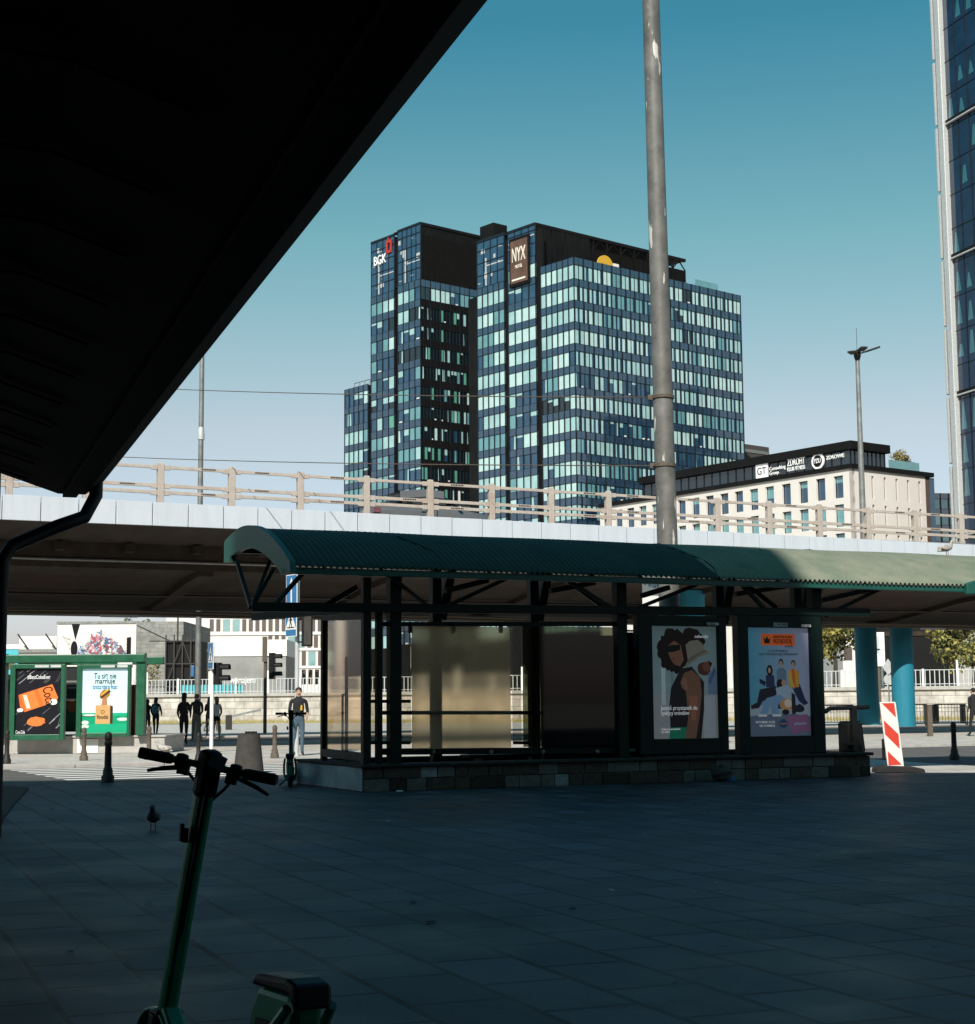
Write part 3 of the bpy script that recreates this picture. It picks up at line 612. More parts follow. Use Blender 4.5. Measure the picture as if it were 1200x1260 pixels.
A.poly([(.50, .42), (.62, .39), (.74, .46), (.76, .60), (.72, .80), (.66, 1), (.50, 1), (.55, .80), (.52, .58), (.46, .55), (.44, .50)], (.16, .080, .052)); A.poly([(.46, .5), (.52, .45), (.56, .56), (.51, .57)], (.20, .11, .075)); A.poly([(.56, .62), (.70, .62), (.66, .84), (.60, .84)], (.24, .10, .065))
A.blob(.80, .38, .10, .06, (.07, .028, .02), 20, .08); A.blob(.84, .36, .06, .045, (.15, .055, .035), 16, .05); A.poly([(.86, .30), (.93, .33), (.90, .37)], (.015, .01, .01))
A.poly([(.53, .165), (.60, .13), (.72, .12), (.78, .15), (.82, .21), (.90, .225), (.86, .25), (.74, .275), (.62, .325), (.54, .37), (.52, .35), (.56, .31)], (.19, .175, .14)); A.poly([(.55, .30), (.68, .25), (.82, .21), (.84, .225), (.70, .27), (.56, .33)], (.12, .11, .09))
A.done(e1); xw = x1 - x0; wh = pmat((.8, .8, .8)); zz = lambda v: z1 - v * (z1 - z0)
ink = .006
text(e1, 'zalando', x0 + .77 * xw, ink, zz(.09), .055, wh, .21 * xw)
text(e1, 'Jesteś przystanek do', x0 + .14 * xw, ink, zz(.73), .075, wh, .55 * xw, align='LEFT'); text(e1, 'tysięcy trendów', x0 + .14 * xw, ink, zz(.775), .075, wh, .42 * xw, align='LEFT')
text(e1, 'Zobacz na przystanku', x0 + .14 * xw, ink, zz(.915), .035, wh, .28 * xw, align='LEFT'); text(e1, 'do 2023', x0 + .14 * xw, ink, zz(.94), .035, wh, .12 * xw, align='LEFT')
b = MB(); b.box(x1 - .24, x1 + .0, -.078, -.072, z1 + .02, z1 + .065); b.build('number_plate', M['white2'], e1)

e2, x0, x1, z0, z1 = poster_case((918, 999), 772, 905, (905, 757, 1013, 926), .05, 'poster case showing five young people on pale blue under an orange crown badge')
A = Art(x0, z1, x1 - x0, z1 - z0, .018); e_ = .2
A.grad((.07, .27, .38), (.31, .33, .47), 14, False); A.rect(0, .72, 1, .82, (.30, .36, .42)); A.poly([(.0, .82), (.25, .80), (.75, .80), (1, .82), (1, 1), (0, 1)], (.11, .14, .20)); A.poly([(.6, .82), (.95, .80), (1, .95), (.7, .98)], (.24, .10, .20))
A.rect(.24, .055, .78, .165, (.75, .14, .035)); A.poly([(.28, .085), (.31, .11), (.335, .075), (.36, .11), (.39, .085), (.375, .145), (.295, .145)], (.01, .01, .015))
sk = (.42, .25, .19)
def fig(u, v, s, top, bot, hairc=(.02, .014, .013), legs=None):           # a small printed standing figure
    if legs: A.poly(legs, bot)
    A.poly([(u - .075 * s, v + .10), (u - .03 * s, v + .07), (u + .03 * s, v + .07), (u + .08 * s, v + .10), (u + .07 * s, v + .24), (u - .07 * s, v + .24)], top)
    A.blob(u, v + .02, .038, .032, hairc, 16, .06); A.blob(u - .004, v + .032, .026, .026, sk, 14)
fig(.55, .30, 1.0, (.12, .17, .24), (.03, .05, .1), legs=[(.47, .5), (.62, .5), (.62, .75), (.48, .75)])
fig(.745, .31, 1.15, (.55, .28, .05), (.02, .028, .06), (.06, .03, .02), legs=[(.69, .52), (.84, .52), (.92, .66), (.97, .70), (.90, .72), (.82, .68), (.72, .56)])
A.poly([(.71, .38), (.76, .38), (.78, .56), (.73, .56)], (.55, .12, .03)); A.poly([(.68, .40), (.66, .48), (.74, .57), (.75, .54)], (.45, .38, .06))
A.blob(.365, .40, .05, .055, (.015, .012, .014), 16, .1); A.blob(.36, .395, .022, .026, sk, 12); A.poly([(.30, .44), (.43, .44), (.44, .55), (.30, .55)], (.025, .035, .08)); A.poly([(.2, .47), (.3, .50), (.28, .54), (.2, .51)], (.02, .025, .05))
A.poly([(.20, .57), (.46, .54), (.46, .62), (.24, .68), (.18, .74), (.06, .75), (.05, .72), (.15, .69)], (.02, .02, .03))
A.blob(.53, .515, .06, .04, (.02, .015, .014), 18, .1); A.blob(.58, .51, .035, .032, sk, 14)
A.poly([(.45, .56), (.62, .53), (.74, .58), (.70, .66), (.48, .66)], (.30, .38, .46)); A.poly([(.30, .65), (.52, .62), (.60, .66), (.46, .72), (.50, .80), (.38, .81), (.36, .72), (.30, .80), (.19, .80), (.26, .70)], (.16, .27, .42))
A.blob(.62, .71, .11, .055, (.48, .24, .09), 20, .06); A.blob(.64, .70, .06, .04, (.62, .50, .42), 16, .05); A.poly([(.70, .60), (.76, .62), (.76, .80), (.70, .80)], (.02, .022, .03)); A.blob(.82, .75, .08, .04, (.02, .02, .03), 16, .15); A.blob(.60, .78, .06, .025, (.015, .015, .02), 14, .1)
A.poly([(.17, .80), (.30, .80), (.30, .82), (.16, .82)], (.6, .6, .6)); A.poly([(.39, .80), (.52, .80), (.53, .82), (.39, .82)], (.6, .6, .6)); A.blob(.56, .885, .065, .04, (.02, .06, .14), 20)
A.done(e2); xw = x1 - x0; bk = pmat((.012, .012, .016)); orx = pmat((.7, .2, .06)); wt2 = pmat((.7, .72, .75)); ink = .006
text(e2, 'NASTOLATKI', x0 + .58 * xw, ink, zz(.085), .05, bk, .29 * xw); text(e2, 'RZĄDZĄ', x0 + .58 * xw, ink, zz(.125), .075, bk, .29 * xw); text(e2, 'KASĄ', x0 + .68 * xw, ink, zz(.172), .03, bk, .12 * xw)
dk = pmat((.05, .09, .13)); text(e2, 'O CZYM MARZĄ', x0 + .5 * xw, ink, zz(.215), .04, dk, .32 * xw); text(e2, 'I JAK ZARZĄDZAJĄ FINANSAMI', x0 + .5 * xw, ink, zz(.245), .04, dk, .62 * xw)
text(e2, 'WTOREK 21:35', x0 + .42 * xw, ink, zz(.872), .04, wt2, .30 * xw, align='RIGHT'); text(e2, 'OD 14 MARCA', x0 + .42 * xw, ink, zz(.905), .04, wt2, .24 * xw, align='RIGHT'); text(e2, 'tvn', x0 + .56 * xw, ink, zz(.885), .04, orx, .1 * xw); text(e2, 'player', x0 + .83 * xw, ink, zz(.887), .05, pmat((.25, .4, .55)), .2 * xw)
b = MB(); b.box(x0 + .40 * xw, x0 + .62 * xw, -.078, -.072, z1 + .02, z1 + .085); b.build('maker_plate', M['white2'], e2); text(e2, 'STRÖER', x0 + .51 * xw, -.08, z1 + .052, .045, M['dark'], .2 * xw)
b = MB(); b.box(x1 - .2, x1 + .0, -.078, -.072, z1 + .02, z1 + .06); b.build('number_plate', M['white2'], e2)
text(e1, '041 2036', x1 - .12, -.08, z1 + .043, .03, M['dark'], .2); text(e2, '041 2037', x1 - .1, -.08, z1 + .04, .026, M['dark'], .17)

# ------------------------------------------------------------------ things standing at the shelter's right end
p = SF.hit(1033, 928, .8)
lb = empty('litter_bin', SF.w(p[0], .8, .42), SF.a, 'black tapering litter bin on the stone base at the right end of the shelter', 'litter bin')
lb.location = SF.w(p[0], .35, .42)
b = MB(); b.prism([(-.22, -.12, 0), (.16, -.12, 0), (.10, -.12, .52), (-.22, -.12, .52)], (0, .3, 0)); b.build('body', M['dark'], lb, bevel=.02)
b = MB(); b.box(-.2, .08, -.1, .16, .525, .55); b.build('rim', M['dgreen'], lb, bevel=.01)
p = SF.hit(1052, 927, .2)
hr = empty('leaning_rail', SF.w(p[0], .2, .42), SF.a, 'black leaning rail on a single post at the right end of the shelter base', 'rail')
b = MB(); b.box(-.05, .05, -.05, .05, 0, .78); b.build('post', M['dark'], hr, bevel=.01)
b = MB(); b.path([(-.62, 0, .72), (-.5, 0, .78), (.2, 0, .79), (.34, 0, .80)], .04, 10); b.build('rail', M['dark'], hr, smooth=True)
b = MB(); b.box(-.25, .12, -.04, .04, .12, .17); b.box(.04, .12, -.06, .06, .1, .2); b.build('clamp', M['dark'], hr, bevel=.01)
# ================================================================== glass towers
PS = [M['pane_pale'], M['pane_light'], M['pane_mid'], M['pane_blue'], M['pane_dark'], M['pane_green'], M['pane_navy'], M['white2']]
def facade(root, T, L, ztop, nfl, pitch, hw, bay, sub, wts, seed, stagger=False, spand='spandrel', proud=.07, bold=.16, thin=.05, runs=.55, gap=0.):
    """curtain wall: spandrels, one window band per storey, mullions"""
    r = random.Random(seed); sp = MB(T); mu = MB(T); top = ztop; hs = pitch - hw
    nb = max(1, round(L / bay)); bw = L / nb
    for i in range(nfl):
        z1 = top - i * pitch; z0 = z1 - hs; zb = z1 - pitch
        sp.box(0, L, 0, .12, z0, z1)
        wb = MB(T); last = r.choices(range(8), wts)[0]; off = bw / 2 if (stagger and i % 2) else 0
        k = 0; n = nb * sub; pw = L / n
        for k in range(n):
            if (k % sub == 0 or not runs) and r.random() > runs: last = r.choices(range(8), wts)[0]
            x0, x1 = k * pw, (k + 1) * pw
            if gap and last < 3 and r.random() < .6: g = gap * (.5 + r.random()) * pw; wb.c = 3; wb.box(x1 - g, x1, .095, .12, zb, z0); x1 -= g
            zz = z0; c = last
            u = r.random()
            if c in (3, 4, 6) and u < .22:                        # half drawn blind
                h = hw * r.choice((.2, .35, .5)); wb.c = 1; wb.box(x0, x1, .09, .12, z0 - h, z0); wb.c = c; wb.box(x0, x1, .09, .12, zb, z0 - h)
            elif c in (3, 4) and u < .34:                         # curtain gathered to one side
                wb.c = c; wb.box(x0, x1, .09, .12, zb, z0); wb.c = r.choice((0, 1)); a = r.choice((0, .6)); wb.add([(x0 + a * pw, .085, zb), (x0 + (a + .4) * pw, .085, zb), (x0 + (a + .3) * pw, .085, z0), (x0 + (a + .06) * pw, .085, z0)], [(0, 1, 2, 3)])
            else:
                wb.c = c; wb.box(x0, x1, .09, .12, zb, z0)
                if c in (3, 4) and u > .93: wb.c = 7; wb.box(x0 + .2 * pw, x0 + .7 * pw, .07, .089, zb + .02, zb + .3)
        wb.build('window_band', PS, root, fix=False)
        for k in range(nb + (1 if off else 1)):
            x = min(L, k * bw + off)
            if x <= L: mu.box(max(0, x - bold / 2), min(L, x + bold / 2), -proud, .1, zb, z1)
        for k in range(n): 
            x = k * pw
            mu.box(max(0, x - thin / 2), x + thin / 2, -.025, .1, zb, z1)
        mu.box(0, L, -.02, .1, z0 - .05, z0); mu.box(0, L, -.02, .1, zb, zb + .06)
    sp.build('spandrel', M[spand], root, fix=False); mu.build('mullion', M['mullion'], root, fix=False)
def FT(x0, y0, side):                      # 'r': along +x facing -y ; 'l': the face on x = x0 seen from its left, running towards -y
    if side == 'r': return lambda x, y, z: (x0 + x, y0 + y, z)
    return lambda x, y, z: (x0 + y, y0 - x, z)

# ---- hotel and its neighbour
K = P(706, 316, 245); NF = Fr(K.x, K.y, R(40)); ZN = K.z
def nl(px, lx=0.): return NF.hx(px, 500, lx)[0]
def nr(px, ly=0.): return NF.hit(px, 500, ly)[0]
U1 = nr(915); V1 = nl(667); V2a, V2b = nl(661), nl(626.5); V3a, V3b = nl(622), nl(588)
ZN2 = NF.hx(661, 272.5, 0)[1]; ZN3 = NF.hx(622, 285, 0)[1]
hot = fempty('hotel_tower', NF, 'dark blue glass hotel tower with rows of pale curtains and a brown square sign', 'tower')
ZB = 15.0
b = MB(); b.box(.12, U1, .12, V1, 0, ZN - .4); b.box(.6, U1 * .78, V1, V3b + 3, 0, ZN2 - 9); b.box(.12, 12, V2a, V2b, 0, ZN2 - .4); b.box(.12, 12, V3a, V3b, 0, ZN3 - .4); b.build('core', M['blackmetal'], hot)
wl = (5, 7, 1.2, .9, .1, 0, 0, 0); PI_ = 3.4; HW = 2.3
nfl = 17
facade(hot, FT(0, 0, 'r'), U1, ZN, nfl, PI_, HW, 2.0, 2, (4.6, 6.2, 2.4, 1.3, .5, 0, .1, 0), 3, True, runs=.3, bold=.28, gap=.3)
facade(hot, FT(0, V1, 'l'), V1, ZN, nfl, PI_, HW, 1.35, 1, wl, 4)
zt2 = ZN + 2.2
facade(hot, FT(0, V2b, 'l'), V2b - V2a, zt2, nfl, PI_, HW, 1.55, 1, (4, 5, 1.2, 1.6, .2, 0, 0, 0), 5)
facade(hot, FT(0, V3b, 'l'), V3b - V3a, zt2 - 2.6, nfl, PI_, HW, 1.5, 1, (4, 5, 1.2, 1.4, .2, 0, 0, 0), 6)
def crown(root, T, L, z0, z1, nb, seed):       # glazed plant storey with framing seen through it
    b = MB(T); b.box(0, L, .08, .12, z0, z1); b.build('crown_glass', M['pane_blue'], root, fix=False)
    r = random.Random(seed); b = MB(T)
    for i in range(nb + 1): x = L * i / nb; b.box(max(0, x - .06), min(L, x + .06), -.03, .08, z0, z1)
    k = 0; z = z0
    while z < z1 - .5: b.box(0, L, -.02, .08, z - .05, z + .05); z += 2.1
    b.box(0, L, -.08, .3, z1 - .35, z1); b.build('crown_frame', M['mullion'], root, fix=False)
    b = MB(T)
    for i in range(nb * 2):
        x = r.random() * (L - 1.2); z = z0 + .6 + r.random() * (z1 - z0 - 2.4)
        b.box(x, x + .2 + .9 * r.random(), .055, .078, z, z + .12 + .9 * r.random() * (r.random() > .5))
    x = L * .3; b.box(x, x + .35, .05, .078, z0 + .2, z0 + (z1 - z0) * .6); b.box(.3 * L, .95 * L, .05, .078, z0 + 3.4, z0 + 3.6)
    b.build('plant_frame', M['steel_light'], root, fix=False)
crown(hot, FT(0, V2b, 'l'), V2b - V2a, zt2 + .05, ZN2, 4, 1); crown(hot, FT(0, V3b, 'l'), V3b - V3a, zt2 - 2.55, ZN3, 4, 2)
U2 = nr(848, V2a)
def plant(root, x0, x1, y, z0, z1, seed):      # black louvred plant screen with an open truss along the top
    b = MB(); b.box(x0, x1, y, y + 8, z0, z1 - 2.1); b.build('plant_screen', M['louvre'], root)
    b = MB(); n = int((x1 - x0) / 1.1)
    for i in range(n): x = x0 + (x1 - x0) * i / n; b.box(x, x + .12, y - .1, y - .001, z0, z1 - 2.1)
    b.build('louvre', M['blackmetal'], root)
    b = MB(); b.box(x0, x1, y - .1, y + .5, z1 - .5, z1); b.box(x0, x1, y + .6, y + 8, z1 - .4, z1 - .1)
    m = int((x1 - x0) / 3)
    for i in range(m):
        a = x0 + (x1 - x0) * i / m; c = x0 + (x1 - x0) * (i + 1) / m
        b.bar((a, y + .1, z1 - 2.1), ((a + c) / 2, y + .1, z1 - .5), .16); b.bar(((a + c) / 2, y + .1, z1 - .5), (c, y + .1, z1 - 2.1), .16); b.box(a, a + .2, y - .05, y + .2, z1 - 2.1, z1 - .5)
    b.build('roof_truss', M['blackmetal'], root)
    b = MB(); r = random.Random(seed)
    for i in range(16): x = x0 + 1 + (x1 - x0 - 2) * r.random() * .6; b.box(x, x + .5 + r.random(), y + 3, y + 3.1, z1 - 2.0, z1 - 1.2)
    b.build('plant_unit', M['steel'], root)
plant(hot, .2, U2, V2a + .05, ZN - .5, ZN2, 5)
b = MB(); b.box(2, 5, V3b - 2, V3b + 1.5, ZN3, ZN3 + 3.2); b.build('roof_plant', M['blackmetal'], hot)
b = MB(); x0 = nr(851, V1 * .6); b.box(x0, x0 + 3, 2, 4, ZN, ZN + 1.3); b.build('roof_unit', M['steel_light'], hot)
b = MB(); b.box(nr(862), nr(890), .5, .56, ZN, ZN + 1.2); b.build('roof_balustrade', M['pane_mid'], hot)
b = MB()
for yy in ((V1 + V2a) / 2, (V2b + V3a) / 2): b.box(.25, .6, yy - .9, yy + .9, 0, ZN2 - 1.2)
b.build('recess_panel', M['blackmetal'], hot)
# brown square sign
SGT = FT(0, V2b, 'l'); sL = V2b - V2a
sg = bpy.data.objects.new('sign', None)
b = MB(SGT); b.box(sL * .12, sL * .82, -.35, .02, ZN2 - 9.6, ZN2 - 1.6); b.c = 1; b.box(sL * .17, sL * .78, -.40, -.352, ZN2 - 9.1, ZN2 - 2.1)
sgo = b.build('sign_board', [M['blackmetal'], pm('sign_brown', (.11, .06, .042), .5, var=.3, scale=.4)], hot)
def facetext(root, s, T, x, z, h, mat, w, d=-.45):
    p = T(x, d, z); return text(root, s, p[0], p[1], p[2], h, mat, w, rz=R(-90), ext=.05)
cream = pmat((.75, .70, .62), .0)
facetext(hot, 'NYX', SGT, sL * .475, ZN2 - 4.6, 2.5, cream, sL * .48); facetext(hot, 'HOTEL', SGT, sL * .475, ZN2 - 6.5, .6, cream, sL * .24)
b = MB(SGT); b.box(sL * .22, sL * .70, -.44, -.401, ZN2 - 8.7, ZN2 - 8.4); b.build('sign_line', cream, hot)
# yellow round sign standing on the roof edge
c = NF.hit(745, 323, .6); ys = NF.w(c[0], .6, ZN)
b = MB(); b.lathe([(1.65, -.15), (1.65, .15)], (c[0], .7, ZN + .0), 32, 'y'); b.build('roof_sign', M['yellow'], hot); 
b = MB(); b.box(c[0] + 1.8, c[0] + 3.0, .6, .75, ZN, ZN + .7); b.build('roof_sign', M['white2'], hot)

V4 = nl(518); V5 = nl(489.5); V6a = nl(485.5); V6b = nl(456.5); V7a = nl(453); V7b = nl(424)
ZT1 = NF.hx(518, 272.5, 0)[1]; ZT2 = NF.hx(486, 287, 0)[1]; ZT3 = NF.hx(453, 472, 0)[1]
bank = empty('bank_tower', NF.w(0, V4, 0), NF.a, 'slim dark glass office tower with white letters and a red emblem, left of the hotel', 'tower')
w5, w6a, w6b, w7a, w7b = V5 - V4, V6a - V4, V6b - V4, V7a - V4, V7b - V4
UB = 24.0
b = MB(); b.box(.12, UB, .12, w5, 0, ZT1 - .5); b.box(.12, UB, w6a, w6b, 0, ZT2 - .5); b.box(.6, UB, w5, w6a, 0, ZT2 - 2); b.box(.12, 12, w7a, w7b, 0, ZT3 - .2); b.box(.8, 12, w6b, w7a, 0, ZT3 - 2); b.build('core', M['blackmetal'], bank)
wb_ = (.5, .9, 2.6, 5.5, 1.0, .3, 0, 0); zc = ZT1 - 10.2
facade(bank, FT(0, w5, 'l'), w5, zc, 18, 3.5, 2.3, 1.6, 1, wb_, 8, runs=.3)
facade(bank, FT(0, w6b, 'l'), w6b - w6a, zc - .5, 18, 3.5, 2.3, 1.6, 1, wb_, 9, runs=.3)
facade(bank, FT(0, w7b, 'l'), w7b - w7a, ZT3, 12, 3.5, 2.4, 1.6, 1, (1, 1.6, 2.4, 4, .6, .2, 0, 0), 10)
facade(bank, FT(0, 0, 'r'), UB, zc, 1, 3.5, 2.3, 2.2, 2, (2, 2, 2, 2, 1, 0, 0, 0), 11)
facade(bank, FT(0, 0, 'r'), UB, zc - 3.5, 17, 3.5, 2.3, 2.2, 3, (.25, .35, .4, .2, 8, 1.0, 0, .03), 12, spand='louvre', runs=0., gap=.25)  # shaded face: its shadow put into dark panes and black spandrels
crown(bank, FT(0, w5, 'l'), w5, zc + .05, ZT1, 5, 3); crown(bank, FT(0, w6b, 'l'), w6b - w6a, zc - .45, ZT2, 4, 4)
plant(bank, .2, UB, .05, zc, ZT1, 6)
T6 = FT(0, w6b, 'l'); L6 = w6b - w6a
facetext(bank, 'BGK', T6, L6 * .42, ZT2 - 4.0, 1.8, pmat((.8, .8, .8), .0), L6 * .52, -.2)
b = MB(T6)
a0, a1, h0, h1 = L6 * .68, L6 * .92, ZT2 - 3.2, ZT2 - .9
b.box(a0, a1, -.2, -.1, h0, h0 + .5); b.box(a0, a0 + .5, -.2, -.1, h0 + .5, h1 - .5); b.box(a1 - .5, a1, -.2, -.1, h0 + .5, h1 - .5); b.box(a0, a1, -.2, -.1, h1 - .5, h1); b.box(a0 + .5, (a0 + a1) / 2, -.2, -.1, h1, h1 + .5)
b.build('emblem', pm('emblem_red', (.40, .03, .02), .5), bank)
b = MB(); b.path([(1 + .5, w7a + 1.5 + k * 1.6, ZT3 + 1.2) for k in range(4)], .08, 6)
for k in range(4): b.tube((1.5, w7a + 1.5 + k * 1.6, ZT3 - .4), (1.5, w7a + 1.5 + k * 1.6, ZT3 + 1.2), .08)
b.build('roof_railing', M['steel'], bank)

# dark block peeping out behind
p = P(929, 548, 300); fb = Fr(p.x, p.y, R(40)); e = fempty('plant_tower', fb, 'small dark grey tower top between the hotel and the white building', 'building')
b = MB(); b.box(-4, 4, 0, 6, 0, p.z); b.build('wall', M['conc_bin'], e)
b = MB(); 
for k in range(8): b.box(-4, 4, -.1, 0, p.z - 1.5 - k * 3.5, p.z - .9 - k * 3.5)
b.build('louvre', M['steel'], e)

# ---- white building with the shop signs on its roof storey
K = P(1048, 576, 200); TF = Fr(K.x, K.y, R(36)); ZW = K.z
tl = lambda px, lx=0.: TF.hx(px, 600, lx)[0]
tr = lambda px, ly=0.: TF.hit(px, 600, ly)[0]
wb = fempty('white_office', TF, 'white rendered office building with a black glazed roof storey carrying white signs', 'building')
VL = tl(738); UR = tr(1139)
# left wall with real window openings
wins = []
for px in (1032, 1010, 988.5, 967.5, 947, 927.5, 909, 891, 873, 855.5, 838.5, 822, 806, 790.5, 775.5, 761): wins.append(tl(px))
wv = 1.55; zt = TF.hx(1032, 585.5, 0)[1] ; zb_ = TF.hx(1032, 613, 0)[1]; PW = 3.62
TW = FT(0, VL, 'l')
cols = sorted(VL - w for w in wins)
b = MB(TW); prev = 0
rows = [(zt - i * PW, zb_ - i * PW) for i in range(4)]
for c in cols: b.box(prev, c - wv / 2, 0, .5, rows[-1][1], zt); prev = c + wv / 2
b.box(prev, VL, 0, .5, rows[-1][1], zt); b.box(0, VL, 0, .5, zt, ZW); b.box(0, VL, 0, .5, 0, rows[-1][1])
for c in cols:
    for i in range(3): b.box(c - wv / 2, c + wv / 2, 0, .5, rows[i + 1][0], rows[i][1])
b.build('wall', M['white'], wb, fix=False)
r = random.Random(5)
for c in cols:
    for (a, z) in rows:
        b = MB(TW); b.c = 0; b.box(c - wv / 2, c + wv / 2, .42, .46, z, a)
        if r.random() < .4: b.c = 2; hh = (a - z) * r.choice((.3, .55)); b.box(c - wv / 2 + .06, c + wv / 2 - .2, .40, .418, a - hh, a - .05)
        b.c = 1; b.box(c - wv / 2, c - wv / 2 + .07, .36, .42, z, a); b.box(c + wv / 2 - .22, c + wv / 2, .36, .42, z, a); b.box(c - wv / 2, c + wv / 2, .36, .42, a - .09, a); b.box(c - wv / 2, c + wv / 2, .36, .42, z, z + .07)  # frame; the wide right strip paints the jamb's shadow black
        b.build('window', [M['pane_blue'] if a > zt - 1 else M['pane_mid'], M['blackmetal'], M['pane_mid']], wb, fix=False)
b = MB()                                                            # right wall with slot windows
sl = [tr(x) for x in (1059, 1074.5, 1089.5, 1104, 1118, 1132)]; prev = .5
for i in range(4):
    a, z = zt - i * PW, zb_ - i * PW; prev = .0
    for s in sl: b.box(prev, s - .22, .0, .4, z, a); prev = s + .22
    b.box(prev, UR, 0, .4, z, a); b.box(.0, UR, 0, .4, a, a + (PW - (zt - zb_)) if i else ZW)
b.box(0, UR, 0, .4, 0, zb_ - 3 * PW)
b.box(.5, UR, .4, VL, 0, ZW - .3); b.build('wall', M['white'], wb, fix=False)
for s in sl:
    for i in range(4): q = MB(); q.box(s - .22, s + .22, .3, .34, zb_ - i * PW, zt - i * PW); q.build('slot_window', M['pane_dark'], wb)
b = MB(); b.box(UR, tr(1144), .05, 6, 0, ZW - .2); b.build('end_wall', pm('brown_cladding', (.10, .06, .045), .7), wb)
b = MB(); b.box(tr(1144), tr(1150), .0, 5.8, 0, ZW - .1); b.build('end_glazing', M['pane_blue'], wb)
b = MB(); b.box(-.3, tr(1148), -.3, VL, ZW, ZW + .55); b.build('roof_edge', M['blackmetal'], wb)
PL = tl(788); PR = tr(1096); z0, z1 = ZW + .55, TF.hx(1036, 555, .8)[1]; z2 = TF.hx(1036, 547.5, .8)[1]
b = MB(); b.box(.8, PR, .8, PL, z0, z1); b.build('roof_storey', M['pane_dark'], wb)
for k in range(26):
    y = .8 + (PL - .8) * k / 25; b = MB(); b.box(.7, .8, y - .05, y + .05, z0, z1); b.build('roof_mullion', M['mullion'], wb)
for k in range(9): x = .8 + (PR - .8) * k / 8; b = MB(); b.box(x - .05, x + .05, .7, .8, z0, z1); b.build('roof_mullion', M['mullion'], wb)
b = MB(); b.box(.2, PR + .5, .2, PL + .5, z1, z2 + .3); b.build('roof', M['blackmetal'], wb, bevel=.05)
b = MB(); b.box(PR + .6, tr(1137), .6, .66, z0, z0 + 1.25); b.box(tr(1137), tr(1137) + .06, .66, 6, z0, z0 + 1.25); b.build('balustrade', M['pane_mid'], wb)
# signs
def gsign(px, py): v, z = TF.hx(px, py, .62); return v, z
wh0 = pmat((.8, .8, .8), .0)
va, za = gsign(931, 571.5); vb, zb2 = gsign(946, 588)
b = MB(); b.box(.45, .62, vb, va, zb2, za); b.build('sign_board', wh0, wb)
text(wb, 'GT', .43, (va + vb) / 2, (za + zb2) / 2 - .05, 1.0, M['dark'], abs(va - vb) * .74, rz=R(-90), ext=.02)
v, z = gsign(948, 577.5); text(wb, 'Consulting', .43, v, z, .5, wh0, 2.9, rz=R(-90), align='LEFT', ext=.03); v, z = gsign(948, 583); text(wb, 'Group', .43, v, z, .5, wh0, 1.7, rz=R(-90), align='LEFT', ext=.03)
v, z = gsign(981, 568.5); text(wb, 'ZDROFIT', .43, v, z, .95, wh0, 3.1, rz=R(-90), ext=.03); v, z = gsign(981, 576.5); text(wb, 'KLUB FITNESS', .43, v, z, .55, wh0, 3.1, rz=R(-90), ext=.03)
v, z = gsign(1007.5, 567.5)
b = MB(); b.lathe([(1.05, -.08), (1.05, .08)], (.52, v, z), 32, 'x'); b.c = 1; b.lathe([(.74, -.03), (.74, .03)], (.42, v, z), 32, 'x'); b.build('sign_board', [wh0, M['dark']], wb)
text(wb, 'PZU', .36, v, z, .62, wh0, 1.1, rz=R(-90), ext=.02)
v, z = gsign(1018, 564); text(wb, 'ZDROWIE', .43, v, z, .5, wh0, 3.0, rz=R(-90), align='LEFT', ext=.03)
# bits of a far block to its right
p = P(1170, 607, 260); fb = Fr(p.x, p.y, R(10)); e = fempty('far_office', fb, 'far grey blue office block seen between the white building and the striped tower', 'building')
b = MB(); b.box(-6, 8, .1, 8, 0, p.z - .1); b.build('core', M['blackmetal'], e)
facade(e, lambda x, y, z: (x - 6, y, z), 14, p.z, 6, 2.6, 1.7, 1.4, 1, (1, 1, 3, 3, 1, 0, 0, 0), 21)

# ---- tall tower at the right edge
K = P(1163.5, 152, 190); VF = Fr(K.x, K.y, R(-72)); 
# local x runs towards the camera along the face, local -y is the face's outward side
tw = fempty('glass_skyscraper', VF, 'tall navy glass skyscraper with pale steel fins cut by the right edge of the view', 'tower')
b = MB(); b.box(.1, 40, .5, 25, 0, 120); b.build('core', M['blackmetal'], tw)
zs = [VF.hit(1164 + (y - 100) * .033, y, 0)[1] for y in (152, 315, 487)]
pt = (zs[0] - zs[2]) / 2
r = random.Random(11)
for i in range(-3, 7):
    z1 = zs[0] - i * pt; z0 = z1 - pt
    b = MB(); b.box(0, 40, .3, .4, z0 + .5, z1 - .15)
    b.c = 1
    for k in range(14):
        for j in range(4):
            if r.random() < .5: zz = z0 + .6 + j * (pt - .8) / 4; hh = (pt - .8) / 4 * (.35 + .5 * r.random()); x = k * 2.2 + .3; b.add([(x, .28, zz), (x + 1.1, .28, zz), (x + .55 + .3 * r.random(), .28, zz + hh), (x + .35, .28, zz + hh)], [(0, 1, 2, 3)])
    b.build('window_band', [M['pane_navy'], panem('dim_blind', (.03, .13, .16), .05)], tw, fix=False)
    b = MB(); b.box(0, 40, .0, .35, z0 + .15, z0 + .5); b.build('spandrel', M['blackmetal'], tw)
    b = MB(); b.box(-.1, 40, -.08, .3, z0 - .06, z0 + .10); b.build('ledge', M['steel_light'], tw)
b = MB()
for k in range(1, 14):
    b.box(k * 2.2 - .03, k * 2.2 + .03, .2, .3, 0, 120)
for j in range(34): zz = 120 - j * pt / 4; b.box(0, 40, .22, .3, zz, zz + .05)
b.build('mullion', M['mullion'], tw, fix=False)
b = MB(); b.box(-1.05, .0, -.35, .6, 0, 120); b.build('edge_fin', M['steel_light'], tw, bevel=.08)
b = MB(); b.box(-1.5, -1.07, .15, .6, 0, 120); b.build('edge_recess', M['blackmetal'], tw)
b = MB()
